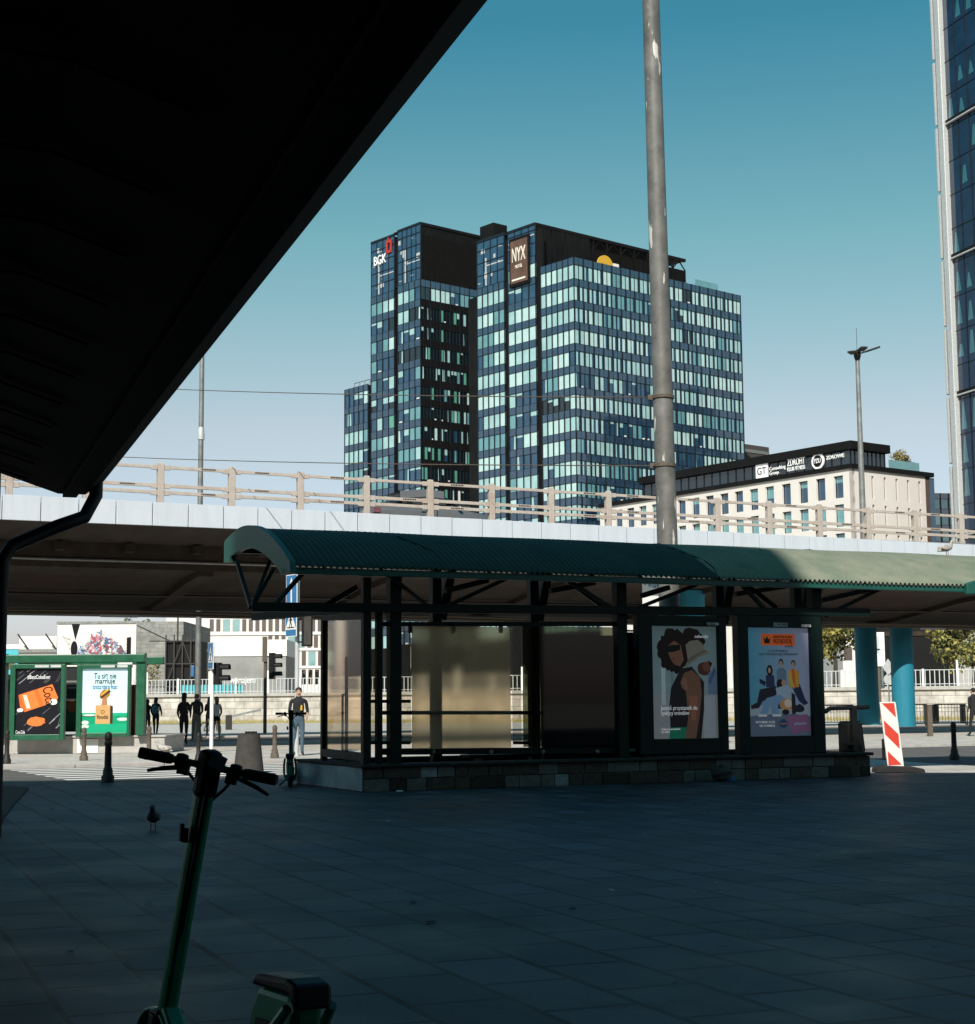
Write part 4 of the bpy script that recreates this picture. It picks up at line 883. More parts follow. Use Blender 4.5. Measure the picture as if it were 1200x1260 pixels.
for i in range(-14, 16):
    z = zs[0] - i * pt / 2
    b.prism([(-1.80, -.3, z), (-1.52, -.3, z), (-1.56, -.3, z - pt / 2 + .5), (-1.68, -.3, z - pt / 2 + .35)], (0, .8, 0)); b.bar((-1.55, .1, z - .2), (-1.0, .1, z + .3), .12)
b.build('outer_fin', M['steel_light'], tw)
# ================================================================== second shelter with the two posters on the left
kp = G(100, 922); KF = Fr(0, 46.8, 0)
kx = lambda px, py, ly=0.: KF.hit(px, py, ly)
a = kx(-12, 925); c = kx(200, 925)
kb0 = kx(100, 905.5)[1]
kio = empty('green_shelter', KF.w(a[0], 0, 0), 0, 'bright green framed shelter on a pale concrete plinth at the left under the viaduct', 'bus shelter')
o_ = a[0]; X = lambda px, py, ly=0.: kx(px, py, ly)[0] - o_
Z = lambda px, py, ly=0.: kx(px, py, ly)[1]
b = MB(); b.box(0, X(200, 920), .3, 3.3, 0, kb0 - .06); b.box(-.0, X(200, 920) + .05, .25, 3.35, kb0 - .06, kb0); b.build('plinth', M['kerb'], kio, bevel=.02)
b = MB(); b.box(X(92, 920), X(118, 920), .27, .30, .02, kb0 - .10); b.build('plinth_panel', M['white2'], kio)
zr0, zr1 = Z(90, 815.5), Z(90, 805.5)
b = MB(); b.box(X(-10, 810), X(179, 810), -.1, .15, zr0, zr1); b.box(X(-10, 810), X(179, 810), 2.6, 2.8, zr0, zr1); b.build('top_rail', M['green'], kio, bevel=.02)
for px, yy in ((173, .1), (2, .1), (6, 2.7)):
    b = MB(); x = X(px, 850); b.box(x - .125, x + .125, yy - .12, yy + .12, kb0, zr0 if yy > 1 else zr1 + .03); b.build('post', M['green'], kio, bevel=.015)
b = MB(); x = X(163.5, 860, 1.0); b.box(x - .07, x + .07, .95, 1.1, kb0, Z(163, 842)); b.build('panel_edge', M['brick_red'], kio)
b = MB(); b.box(X(3, 850, 1.), X(12, 850, 1.), 1.0, 1.06, kb0, zr0 - .3); b.build('side_panel', M['dgreen'], kio)
b = MB(); b.box(X(140, 814), X(158, 814), .5, .6, Z(150, 821), Z(150, 813)); b.build('roof_fixing', M['white2'], kio)
def kposter(fr, inn, label, ly):
    x0, x1 = X(fr[0], 860, ly), X(fr[2], 860, ly); z0, z1 = Z(fr[0], fr[3], ly), Z(fr[0], fr[1], ly)
    e = empty('poster_case', KF.w(o_ + x0, ly, kb0), 0, label, 'poster case', 'poster cases of the green shelter')
    i0, i1, j0, j1 = X(inn[0], 860, ly) - x0, X(inn[2], 860, ly) - x0, Z(inn[0], inn[3], ly) - kb0, Z(inn[0], inn[1], ly) - kb0
    W = x1 - x0; z0 -= kb0; z1 -= kb0
    b = MB(); b.box(0, i0, -.06, .14, z0, z1); b.box(i1, W, -.06, .14, z0, z1); b.box(i0, i1, -.06, .14, z0, j0); b.box(i0, i1, -.06, .14, j1, z1); b.box(i0, i1, .03, .13, j0, j1); b.build('frame', M['green'], e, bevel=.012)
    b = MB(); b.box(i0 + .55, i0 + .95, -.066, -.06, j1 + .03, j1 + .1); b.box(i1 - .3, i1 - .0, -.066, -.06, j1 + .03, j1 + .1); b.build('number_plate', M['steel_light'], e)
    return e, i0, i1, j0, j1
e3, x0, x1, z0, z1 = kposter((12.5, 817.5, 80, 911), (19, 823, 75, 904), 'poster case with an orange drinks pack on a black poster at the far left', -.25)
A = Art(x0, z1, x1 - x0, z1 - z0, .028)
A.rect(0, 0, 1, 1, (.012, .013, .016), 0); r = random.Random(4)
for k in range(22):
    u, v = r.random(), r.choice((r.random() * .3, .62 + r.random() * .38)); l = .1 + .25 * r.random(); A.poly([(u, v), (min(1, u + l), max(0, v - l * .55)), (min(1, u + l), max(0, v - l * .55 + .012)), (u, v + .016)], (.10, .105, .11) if k % 3 else (.30, .30, .31), 0)
A.poly([(.06, .40), (.80, .24), (.93, .44), (.90, .50), (.20, .66), (.10, .58)], (.85, .20, .05), 0); A.poly([(.06, .40), (.10, .39), (.24, .65), (.20, .66), (.10, .58)], (.62, .13, .03), 0); A.poly([(.40, .33), (.48, .31), (.62, .56), (.54, .58)], (.72, .15, .03), 0)
for k in range(3): A.poly([(.16 + .03 * k, .40), (.18 + .03 * k, .40), (.27 + .03 * k, .60), (.25 + .03 * k, .61)], (.75, .70, .66), 0)
A.blob(.10, .63, .07, .03, (.75, .74, .72), 14, .1, 0); A.blob(.83, .51, .09, .045, (.75, .74, .72), 14, .1, 0); A.blob(.46, .80, .20, .07, (.80, .19, .05), 20, .12, 0)
A.done(e3); xw = x1 - x0; zz = lambda v: z1 - v * (z1 - z0); ik = .015
text(e3, '#BestCokeEver', x0 + .5 * xw, ik, zz(.13), .12, wh, .5 * xw); text(e3, 'Coca', x0 + .72 * xw, ik, zz(.41), .30, M['blackmetal'], .5, tilt=R(-76)); text(e3, 'Coca-Cola', x0 + .12 * xw, ik, zz(.965), .10, wh, .2 * xw)
e4, x0, x1, z0, z1 = kposter((94.5, 818, 160.5, 907), (100.5, 823, 157, 902), 'poster case with a burger on a brown paper bag under a pale blue sky', 0.0)
A = Art(x0, z1, x1 - x0, z1 - z0, .028)
A.grad((.48, .68, .75), (.58, .72, .76), 6); A.rect(0, .69, 1, 1, (.01, .30, .15), 0); A.poly([(0, .69), (1, .69), (1, .73), (0, .74)], (.02, .38, .20), 0); A.rect(0, .86, 1, 1, (.015, .36, .19), 0)
A.blob(.17, .735, .16, .02, (.03, .06, .05), 20, 0, 0); A.blob(.17, .725, .15, .015, (.6, .62, .6), 20, 0, 0); A.blob(.90, .79, .13, .025, (.62, .64, .62), 20, .05, 0); A.blob(.08, .84, .08, .03, (.7, .7, .68), 18, .05, 0); A.blob(.08, .90, .10, .03, (.6, .66, .6), 14, .2, 0)
A.poly([(.62, .57), (.68, .59), (.68, .86), (.62, .86)], (.05, .03, .02), 0); A.rect(.30, .57, .62, .86, (.56, .33, .14), 0)
A.poly([(.42, .57), (.46, .42), (.54, .42), (.56, .57)], (.42, .20, .10), 0); A.blob(.50, .40, .13, .075, (.36, .17, .045), 22, .08, 0, -.5); A.poly([(.40, .43), (.60, .33), (.63, .36), (.43, .47)], (.08, .04, .02), 0); A.poly([(.41, .40), (.58, .31), (.60, .33), (.42, .43)], (.60, .36, .06), 0)
A.blob(.46, .675, .045, .03, (.20, .11, .03), 16, 0, 0); A.blob(.46, .675, .028, .018, (.56, .33, .14), 16, 0, 0)
A.done(e4); xw = x1 - x0; bk0 = pmat((.03, .025, .02), .0)
text(e4, 'Tu się nie', x0 + .5 * xw, ik, zz(.115), .17, bk0, .48 * xw); text(e4, 'marnuje', x0 + .5 * xw, ik, zz(.195), .17, bk0, .43 * xw); text(e4, 'Smaczne jedzenie zamiast', x0 + .5 * xw, ik, zz(.275), .055, M['blue'], .55 * xw); text(e4, 'do kosza, trafia do Ciebie', x0 + .5 * xw, ik, zz(.305), .055, M['blue'], .52 * xw); text(e4, 'foodsi', x0 + .46 * xw, ik, zz(.755), .12, bk0, .24 * xw)
e5 = empty('poster_case', KF.w(o_ + X(78, 860, 1.2), 1.2, kb0), 0, 'dim dark poster half hidden behind the orange drinks pack poster and the burger poster', 'poster case', 'poster cases of the green shelter')
b = MB(); b.box(0, .55, 0, .08, .1, 2.0); b.build('frame', M['dgreen'], e5)
A = Art(.03, 1.95, .49, 1.8, -.004); A.rect(0, 0, 1, 1, (.03, .035, .035), 0); A.blob(.45, .62, .3, .10, (.20, .09, .04), 18, .1, 0); A.rect(.1, .2, .9, .23, (.2, .2, .2), 0); A.rect(.2, .3, .9, .33, (.2, .2, .2), 0); A.poly([(.2, .72), (.8, .70), (.9, 1), (.1, 1)], (.02, .10, .05), 0); A.done(e5)

# ================================================================== masts, lamps, signs
M['mast'] = (lambda: None)
def mastmat():
    m, nt, b_, out = nodes('worn_mast'); L = nt.links; tc = N(nt, 'ShaderNodeTexCoord')
    n = N(nt, 'ShaderNodeTexNoise', Scale=2.2, Detail=8., Roughness=.7); L.new(tc.outputs['Object'], n.inputs['Vector'])
    mp = N(nt, 'ShaderNodeMapping'); mp.inputs['Scale'].default_value = (5, 5, 1.1); L.new(tc.outputs['Object'], mp.inputs['Vector'])
    n2 = N(nt, 'ShaderNodeTexNoise', Scale=1.0, Detail=4.); L.new(mp.outputs[0], n2.inputs['Vector'])
    base = ramp(nt, n.outputs['Fac'], [(.3, (.085, .083, .078)), (.7, (.20, .195, .185))]); pat = ramp(nt, n2.outputs['Fac'], [(.64, (0, 0, 0)), (.66, (1, 1, 1))])
    mx = N(nt, 'ShaderNodeMix', data_type='RGBA'); L.new(pat, mx.inputs['Factor']); L.new(base, mx.inputs['A']); mx.inputs['B'].default_value = (.62, .58, .53, 1)
    L.new(mx.outputs['Result'], b_.inputs['Base Color']); b_.inputs['Roughness'].default_value = .6; b_.inputs['Metallic'].default_value = .15
    bp = N(nt, 'ShaderNodeBump', Strength=.4, Distance=.01); L.new(n2.outputs['Fac'], bp.inputs['Height']); L.new(bp.outputs[0], b_.inputs['Normal']); return m
M['mast'] = mastmat()
mt, mb_ = P(801, 0, 32), P(821.5, 670, 32); dv = (mt - mb_) / (mt.z - mb_.z); base = mb_ - dv * mb_.z
ms = empty('steel_mast', base, 0, 'tall worn grey steel mast with peeling paint rising behind the bus shelter', 'mast')
b = MB(); b.path([dv * z for z in (0, 4, 9, 14, 19)], [.215, .205, .195, .18, .17], 24); b.build('shaft', M['mast'], ms, smooth=True)
for py in (489, 573):
    zc_ = P(811, py, 32).z; c = dv * zc_; b = MB(); b.lathe([(.21, -.04), (.225, -.03), (.225, .03), (.21, .04)], (c.x, c.y, c.z), 24); b.box(c.x - .3, c.x - .19, c.y - .05, c.y + .02, c.z - .05, c.z + .05); b.build('clamp', M['iron_brown'], ms)
for (py, q, lab) in ((489, P(150, 476, 56), 'upper overhead wire strung from the steel mast to the left'), (573, P(120, 561, 56), 'lower overhead wire strung from the steel mast just above the guard rail')):
    p = P(806, py, 31.9); b = MB(); pts = []
    for i in range(25): t = i / 24; v = p.lerp(q, t); v.z -= .16 * 4 * t * (1 - t) * .5; pts.append(v)
    b.path(pts, .013, 6); b.build('overhead_wire', M['iron_brown'], label=lab, cat='wire', group='overhead wires')

def lamp_post(name, base, h, r0, r1, lab, cat='street lamp'):
    e = empty(name, base, 0, lab, cat); b = MB(); b.path([(0, 0, 0), (0, 0, h * .5), (0, 0, h)], [r0, (r0 + r1) / 2, r1], 14); b.build('pole', M['steel'], e, smooth=True)
    b = MB(); b.lathe([(r0 + .08, 0), (r0 + .08, .08), (r0 + .02, .2), (r0 + .005, .5), (r0, .55)], n=14); b.build('base', M['steel'], e, smooth=True); return e
LD = 88.; gp = P(1064, 690, LD); top = P(1056.5, 436, LD); top.z -= 6.9
lp = lamp_post('street_lamp', Vector((gp.x, gp.y, 6.9)), top.z, .20, .11, 'tall grey street lamp with two flat lamp heads in front of the white office building')
for (p0, p1, w_) in (((0, 0, top.z - .05), P(1047, 432.5, LD - .7) - Vector((gp.x, gp.y, 6.9)), .32), ((0, 0, top.z), P(1081, 427.5, LD + .4) - Vector((gp.x, gp.y, 6.9)), .34), ((0, 0, top.z + .05), P(1064, 427, LD - 1) - Vector((gp.x, gp.y, 6.9)), .3)):
    b = MB(); b.bar(Vector(p0), p1, w_ * .5, .08); d_ = (p1 - Vector(p0)); b.bar(Vector(p0) + d_ * .45, p1, w_ * 1.3, .10); b.build('lamp_head', M['iron'], lp, bevel=.02)
b = MB(); b.lathe([(.12, -.35), (.2, -.1), (.2, .1), (.08, .25)], (0, 0, top.z), 14); b.tube((0, 0, top.z + .2), (0, 0, top.z + 1.5), .012); b.build('finial', M['iron'], lp)
gq = (lambda h: BF.w(h[0], 16.9, h[1]))(BF.hit(243, 880, 16.9)); gD = gq.y
l2 = lamp_post('lamp_mast', Vector((gq.x, gq.y, 0)), 17, .125, .09, 'grey lamp mast rising past the viaduct at the left, its lower part beside the crossing', 'lamp post')
b = MB(); zc_ = P(243, 826, gD).z; b.box(-.26, -.13, -.15, .1, zc_ - .22, zc_ + .22); b.build('switch_box', M['blue'], l2, bevel=.02)
b = MB(); b.lathe([(.13, -.03), (.14, 0), (.13, .03)], (0, 0, P(243, 881, gD).z), 14); b.lathe([(.135, -.2), (.14, 0), (.115, .3)], (0, 0, P(248, 535, gD).z), 14); b.build('collar', M['steel_light'], l2)

def walker_sign(parent, T, s):                # white triangle with a walking figure
    b = MB(T); b.add([(-.5 * s, -.012, -.38 * s), (.5 * s, -.012, -.38 * s), (0, -.012, .52 * s)], [(0, 1, 2)]); b.build('sign_symbol', M['white2'], parent, fix=False)
    b = MB(T); y = -.016; q = lambda pts: b.add([(x * s, y, z * s) for x, z in pts], [tuple(range(len(pts)))])
    q([(-.03, .22), (.03, .22), (.04, .30), (0, .33), (-.04, .30)]); q([(-.06, .18), (.06, .18), (.07, -.05), (-.06, -.05)]); q([(-.06, -.05), (.0, -.05), (-.10, -.32), (-.16, -.32)]); q([(.0, -.05), (.07, -.05), (.17, -.32), (.11, -.32)]); q([(-.07, .16), (-.05, .10), (-.16, .0), (-.18, .04)]); q([(.06, .16), (.05, .10), (.15, .02), (.17, .06)]); q([(-.36, -.26), (.36, -.26), (.37, -.30), (-.37, -.30)])
    b.build('sign_symbol', M['dark'], parent, fix=False)
def turned(ang, x, y, z):
    ca_, sa_ = math.cos(ang), math.sin(ang); return lambda a, c, d: (x + a * ca_ - c * sa_, y + a * sa_ + c * ca_, z + d)
def sign_plate(parent, T, w_, h_): 
    b = MB(T); b.box(-w_ / 2, w_ / 2, -.006, .012, -h_ / 2, h_ / 2); b.c = 1; b.box(-w_ / 2 + .02, w_ / 2 - .02, -.009, -.0061, -h_ / 2 + .02, h_ / 2 - .02); b.build('sign_plate', [M['white2'], M['blue']], parent)
def signal(parent, T, n=3, visor=True):
    b = MB(T); b.box(-.15, .15, -.09, .09, -.16 * n, .16 * n); b.build('signal_head', M['dark'], parent, bevel=.02)
    for k in range(n):
        z = .16 * n - .16 - .32 * k; b = MB(T)
        b.add([(math.cos(t) * .12, yy, z + math.sin(t) * .12) for yy in (-.09, -.36) for t in [R(-20 + 220 * i / 12) for i in range(13)]], [(i, i + 1, 14 + i, 13 + i) for i in range(12)])
        ob = b.build('visor', M['dark'], parent, fix=False); sm = ob.modifiers.new('thickness', 'SOLIDIFY'); sm.thickness = .012
    b = MB(T)
    for k in range(n): b.lathe([(.10, -.095), (.09, -.10)], (0, 0, .16 * n - .16 - .32 * k), 14, 'y')
    b.build('lens', M['pane_dark'], parent)
DP = 43.6; bs = P(365, 929, DP); bs = Vector((bs.x, bs.y, 0))
sp = empty('crossing_sign', bs, 0, 'bright steel pole beside the shelter with a blue arrow sign over a pedestrian sign', 'road sign')
b = MB(); b.tube((0, 0, 0), (0, 0, P(365, 705, DP).z), .062, n=14); b.build('pole', M['steel_light'], sp, smooth=True)
lc = lambda px, py, d=DP - .1: P(px, py, d) - bs
p = lc(359, 726); T1 = turned(R(-52), p.x, p.y, p.z); sign_plate(sp, T1, .56, .83)
b = MB(T1); b.add([(-.035, -.012, -.33), (.035, -.012, -.33), (.035, -.012, .10), (.13, -.012, .08), (0, -.012, .35), (-.13, -.012, .08), (-.035, -.012, .10)], [tuple(range(7))]); b.build('sign_symbol', M['white2'], sp, fix=False)
p = lc(358.3, 765); T2 = turned(R(-52), p.x, p.y, p.z); sign_plate(sp, T2, .56, .80); walker_sign(sp, T2, .56)
p = lc(378, 776); b = MB(); b.box(p.x - .14, p.x + .14, p.y - .1, p.y + .1, p.z - .42, p.z + .42); b.c = 1; b.box(p.x - .07, p.x + .12, p.y - .115, p.y - .1, p.z - .38, p.z + .38); b.build('signal_back', [M['dark'], M['conc_bin']], sp, bevel=.02)
b = MB(); b.bar((0, 0, p.z - .3), (p.x, p.y, p.z - .3), .04); b.bar((0, 0, p.z + .3), (p.x, p.y, p.z + .3), .04); b.build('bracket', M['dark'], sp)
D2 = 47.5; bs = P(260, 925, D2); bs = Vector((bs.x, bs.y, 0))
s2 = empty('crossing_sign', bs, 0, 'thin white pole with a small pedestrian crossing sign and a signal, beside the cyclist', 'road sign')
b = MB(); b.tube((0, 0, 0), (0, 0, P(260, 790, D2).z), .055, n=14); b.build('pole', M['white2'], s2, smooth=True)
p = lc(259.5, 807, D2 - .1); p = P(259.5, 807, D2 - .12) - bs; T3 = turned(R(-66), p.x, p.y, p.z); sign_plate(s2, T3, .56, .78); walker_sign(s2, T3, .5)
p = P(268, 829, D2) - bs; signal(s2, turned(R(80), p.x, p.y, p.z), 2)
D4 = 78; bs = P(326, 899, D4); bs = Vector((bs.x, bs.y, 0))
s3 = empty('traffic_light', bs, 0, 'black three lamp traffic light on a brown pole before the white windowed building', 'traffic light')
b = MB(); b.tube((0, 0, 0), (0, 0, P(326, 784, D4).z), .085, n=12); b.build('pole', M['iron_brown'], s3, smooth=True)
p = P(335, 819.5, D4) - bs; b = MB()
Tm = turned(R(80), p.x, p.y, p.z); signal(s3, lambda x, y, z: Tm(x * 1.3, y * 1.3, z * 1.3), 3)
p = P(326.3, 799, D4) - bs; b = MB(); b.box(p.x - .11, p.x + .11, p.y - .16, p.y - .09, p.z - .6, p.z + .6); b.build('backing_board', M['iron_brown'], s3)
b = MB(); p2_ = P(335, 808, D4) - bs; b.bar((0, 0, p2_.z), p2_, .05); b.build('bracket', M['dark'], s3)

# ================================================================== bollards, bins, barrier
def bollard(p, h, mat, lab, group):
    e = empty('bollard', p, 0, lab, 'bollard', group); k = h / .85
    b = MB(); b.lathe([(r_ * k, z * k) for r_, z in ((.11, 0), (.11, .10), (.085, .14), (.085, .20), (.062, .26), (.055, .62), (.068, .64), (.068, .68), (.052, .70))], n=16); b.build('shaft', mat, e, smooth=True)
    b = MB(); b.lathe([(r_ * k, z * k) for r_, z in ((.052, .70), (.062, .73), (.066, .78), (.05, .83), (.02, .85))], n=16); b.build('cap', mat, e, smooth=True); return e
GB = 'cast iron bollards round the plaza'
for px, yt, yb, mt_, lab in ((8, 899, 940, 'iron', 'black bollard in front of the orange drinks pack poster at the far left'), (103, 896, 936, 'iron_brown', 'brownish bollard standing before the burger poster plinth'), (132.5, 902, 963, 'iron', 'large black bollard right of the burger poster, nearest the plaza'), (183, 894, 935, 'iron_brown', 'rusty bollard just left of the near scooter handlebar'), (244, 902, 938, 'iron', 'black bollard partly hidden behind the near scooter handlebar'), (338, 893, 933, 'iron_brown', 'brown bollard between the concrete bin and the leaning scooter'), (1175, 889, 935, 'iron', 'black bollard right of the red and white barrier board')):
    p = G(px, yb); bollard(p, (yb - yt) * p.y / 2000, M[mt_], lab, GB)
def post_(px, yt, yb, lab, mt_='iron_brown', r_=.09):
    p = G(px, yb); h = (yb - yt) * p.y / 2000; e = empty('street_post', p, 0, lab, 'post', 'square street posts'); b = MB(); b.box(-r_, r_, -r_, r_, 0, h); b.build('shaft', M[mt_], e, bevel=.015)
    b = MB(); b.box(-r_ - .015, r_ + .015, -r_ - .015, r_ + .015, h, h + .04); b.build('cap', M[mt_], e); return e
post_(1145, 869, 906, 'brown square post in front of the pedestrian railing, right of the turquoise column'); post_(1152, 868, 890, 'small brown post behind the railing near the wall, nearer the turquoise column', r_=.14); post_(1185.5, 867, 890, 'small brown post behind the railing near the wall, at the right edge', r_=.14)
post_(298, 874, 888, 'left one of two short grey posts by the far wall', 'steel', .12); post_(303.5, 874, 888, 'right one of two short grey posts by the far wall', 'steel', .12); post_(335, 853, 880, 'grey cabinet post beside the traffic light pole', 'conc_bin', .22); post_(1140, 869, 893, 'thick dark railing end post beside the turquoise column', 'iron', .08)
p = G(306, 952); cb = empty('concrete_bin', p, 0, 'tapered dark concrete litter bin standing on the plaza left of the shelter', 'litter bin'); k = p.y / 2000
b = MB(); b.lathe([(18.5 * k, 0), (18.5 * k, .03), (13.6 * k, 46 * k), (13.6 * k, 48 * k), (11.5 * k, 48 * k), (11 * k, 40 * k)], n=28); b.build('body', M['conc_bin'], cb, smooth=True)
b = MB()
for i in range(6): b.box(-.07 + i * .04, -.05 + i * .04, -.08, .08, 48 * k, 51 * k)
b.build('ash_grate', M['iron'], cb)
p = G(281.5, 898); ba = empty('barrier_gate', p, 0, 'black gate post with a long grey bar rising to the right across the street', 'barrier'); k = p.y / 2000
b = MB(); b.box(-.16, .16, -.16, .16, 0, 18 * k); b.build('post', M['iron'], ba, bevel=.02)
q = P(321, 873.5, p.y) - p; b = MB(); b.bar((.1, 0, 16 * k), q, .09, .12); b.build('arm', M['steel'], ba)
# barrier board
FB = Fr(0, 30.6, 0); o = FB.w(FB.hit(1104, 950)[0], 0, 0)
bb = empty('barrier_board', o, 0, 'red and white striped warning board tilted on a black rubber foot', 'traffic barrier')
bp_ = lambda x, y, ly=0.: (lambda h: (h[0] - o.x, ly, h[1]))(FB.hit(1010 + x / 6.3, 760 + y / 6.3, ly))
b = MB(); b.prism([bp_(*c) for c in ((458, 662), (462, 655), (575, 652), (583, 660), (647, 1150), (640, 1160), (592, 1175), (560, 1172), (530, 1160), (520, 1150))], (0, .05, 0)); b.build('board', M['white2'], bb, bevel=.008)
b = MB()
for pts in (((475, 664), (570, 662), (585, 775)), ((489, 795), (604, 905), (614, 1018), (500, 905)), ((520, 1035), (630, 1140), (527, 1145))): b.add([bp_(x, y, -.004) for x, y in pts], [tuple(range(len(pts)))])
b.build('stripe', M['red'], bb, fix=False)
b = MB(); b.bar(bp_(485, 940, .09), bp_(490, 1105, .09), .05, .04); b.bar(bp_(500, 1010, .05), bp_(485, 1010, .09), .04); b.build('support', M['dark'], bb)
x0, x1 = FB.hit(1075, 950)[0] - o.x, FB.hit(1136, 950)[0] - o.x
b = MB(); b.prism([(x0, -.22, 0), (x1, -.22, 0), (x1 - .03, -.22, .07), (x1 - .22, -.22, .11), (x0 + .22, -.22, .13), (x0 + .03, -.22, .09)], (0, .44, 0)); b.build('foot', M['rubber'], bb, bevel=.02)

# ================================================================== pedestrian railing, far wall, fence
p0, p1 = G(1010, 893), G(1240, 892); RFr = Fr(p0.x, p0.y, math.atan2(p1.y - p0.y, p1.x - p0.x)); RL = (p1 - p0).length
pr = fempty('pedestrian_railing', RFr, 'black pedestrian railing with thin bars along the far kerb on the right', 'railing')
nsec = 5; sw = RL / nsec
for i in range(nsec):
    a = i * sw + .08; c = (i + 1) * sw - .08; b = MB(); b.path([(a, 0, 0), (a, 0, 1.0), (a + .12, 0, 1.1), (c - .12, 0, 1.1), (c, 0, 1.0), (c, 0, 0)], .035, 6); b.build('frame', M['iron'], pr)
    b = MB(); b.bar((a, 0, .18), (c, 0, .18), .04); b.bar((a, 0, .92), (c, 0, .92), .03)
    n = int((c - a) / .15)
    for k in range(1, n): x = a + (c - a) * k / n; b.box(x - .012, x + .012, -.012, .012, .18, 1.1)
    b.build('bar_panel', M['iron'], pr)
wa, wc = G(300, 889.5), G(1150, 885.5); WF = Fr(wa.x, wa.y, math.atan2(wc.y - wa.y, wc.x - wa.x))
xa, xb = WF.hit(-30, 880)[0], WF.hit(1240, 880)[0]
rw = fempty('retaining_wall', WF, 'long pale stone retaining wall across the far side of the street', 'wall')
b = MB(); b.box(xa, xb, 0, .6, 0, 2.05); b.build('wall', brickm('pale_stone', (.50, .45, .41), (.60, .56, .51), (.34, .31, .28), 1.6, .55, ms=.03, rough=.9, rot=(R(90), 0, 0), stain=.4), rw)
b = MB(); b.box(xa, xb, -.12, .65, 2.05, 2.3); b.build('coping', M['kerb'], rw)
b = MB(); b.box(xa, xb, -.125, -.121, 2.02, 2.06); b.build('drip_edge', M['iron_brown'], rw)
tb = MB(); tb.box(xa, xb, .65, 30, 0, 2.2); tb.build('upper_ground', M['terrain'], empty('upper_terrace', WF.o, WF.a)); 
for o_t in [o for o in bpy.data.objects if o.name == 'upper_ground']: o_t.parent = None; o_t.matrix_world = Matrix.Translation(WF.o) @ Matrix.Rotation(WF.a, 4, 'Z'); o_t['kind'] = 'structure'
bpy.data.objects.remove(bpy.data.objects['upper_terrace'])
gs = MB(); r = random.Random(3); gs.T = lambda x, y, z: WF.w(x, y, z)
gs.box(xa, xb, -4, -.01, .0, .06)
for i in range(5000):
    x = xa + (xb - xa) * r.random(); y = -4 + 3.9 * r.random(); h = .1 + .22 * r.random(); gs.add([(x, y, .05), (x + .07, y, .05), (x + .03 + .1 * (r.random() - .5), y, .05 + h)], [(0, 1, 2)])
gs.build('grass', M['grass'], kind='stuff', fix=False)
fe = fempty('white_fence', WF, 'white picket railing with tall posts on top of the pale retaining wall', 'fence')
b = MB(); b.bar((xa, .3, 3.42), (xb, .3, 3.42), .05, .05); b.bar((xa, .3, 2.45), (xb, .3, 2.45), .05, .05); n = int((xb - xa) / .32)
for i in range(n): x = xa + i * .32; b.box(x - .03, x + .03, .27, .33, 2.3, 3.42)
b.build('picket_panel', M['steel_light'], fe, fix=False)
n = int((xb - xa) / 2.6)
for i in range(n): x = xa + i * 2.6 + .15 * (i % 3); b = MB(); b.box(x - .07, x + .07, .22, .36, 2.3, 3.5 if i % 2 else 4.05); b.build('post', M['white2'], fe)
text(fe, 'wynajem', WF.hit(299, 837, .2)[0], .2, WF.hit(299, 837, .2)[1], .55, M['white2'], 2.2, ext=.02)
b = MB(); b.box(WF.hit(220, 847, .5)[0], WF.hit(300, 847, .5)[0], .5, .55, 2.3, 3.0); b.build('board', M['turq'], fe)

# ================================================================== far buildings under the viaduct
def bld(name, px0, px1, ytop, D, depth, mat, lab, ang=0., windows=None, cat='building'):
    p = P(px0, ytop, D); q = P(px1, ytop, D); fr = Fr(p.x, p.y, ang); e = fempty(name, fr, lab, cat)
    w_ = fr.hit(px1, ytop, 0)[0]; b = MB(); b.box(0, w_, 0, depth, 0, p.z); b.build('wall', mat, e); return e, fr, w_, p.z
me_, mf, mw, mz = bld('mural_building', 71, 168, 768, 170, 14, M['white'], 'white walled building with a colourful crowd mural and a black hourglass shape', 0.)
b = MB(); b.box(-.1, mw + .1, -.1, 14, mz, mz + .25); b.build('roof_edge', M['steel'], me_)
A = Art(0, mz, mw, mz - 3.2, -.01); A.k = 1
yv = lambda y: (mz - mf.hit(120, y)[1]) / (mz - 3.2); uv = lambda x: mf.hit(x, 800)[0] / mw
A.poly([(uv(87.5), 0.0), (uv(98), 0.0), (uv(92.5), yv(788))], (.008, .008, .009), 0); A.blob(uv(91.2), yv(798.5), uv(95.5) - uv(91.2), yv(798.5) - yv(788.5), (.008, .008, .009), 22, 0, 0)
r = random.Random(9); pal = [(.45, .08, .09), (.08, .13, .27), (.5, .5, .52), (.10, .10, .12), (.55, .22, .26), (.20, .25, .36), (.62, .55, .50), (.28, .10, .14), (.35, .42, .5)]
for k in range(270):
    x = 96 + r.random() * 58; edge = 804 - 29 * math.exp(-((x - 124) / 22) ** 2); y = edge + (810 - edge) * r.random() + 2
    A.blob(uv(x), yv(y), .006 + .018 * r.random(), .02 + .05 * r.random(), r.choice(pal), 7, .45, 0, r.random() * 3)
A.k += 1
for k in range(3): A.poly([(uv(76 + 3 * k), yv(781 + 4 * k)), (uv(86), yv(785 + 6 * k)), (uv(85), yv(787 + 6 * k)), (uv(76 + 3 * k), yv(783 + 4 * k))], (.55, .52, .49), 0)
A.poly([(uv(156), yv(785)), (uv(161), yv(784)), (uv(161), yv(812)), (uv(156), yv(812))], (.01, .01, .011), 0)
A.done(me_)
e, f, w_, z_ = bld('low_building', 24, 70, 783, 200, 10, M['white'], 'low white building with a pale red trim left of the mural wall'); b = MB(); b.box(-.1, w_ + .1, -.3, -.01, z_ - 2.0, z_ - 1.6); b.build('trim', M['steel'], e)
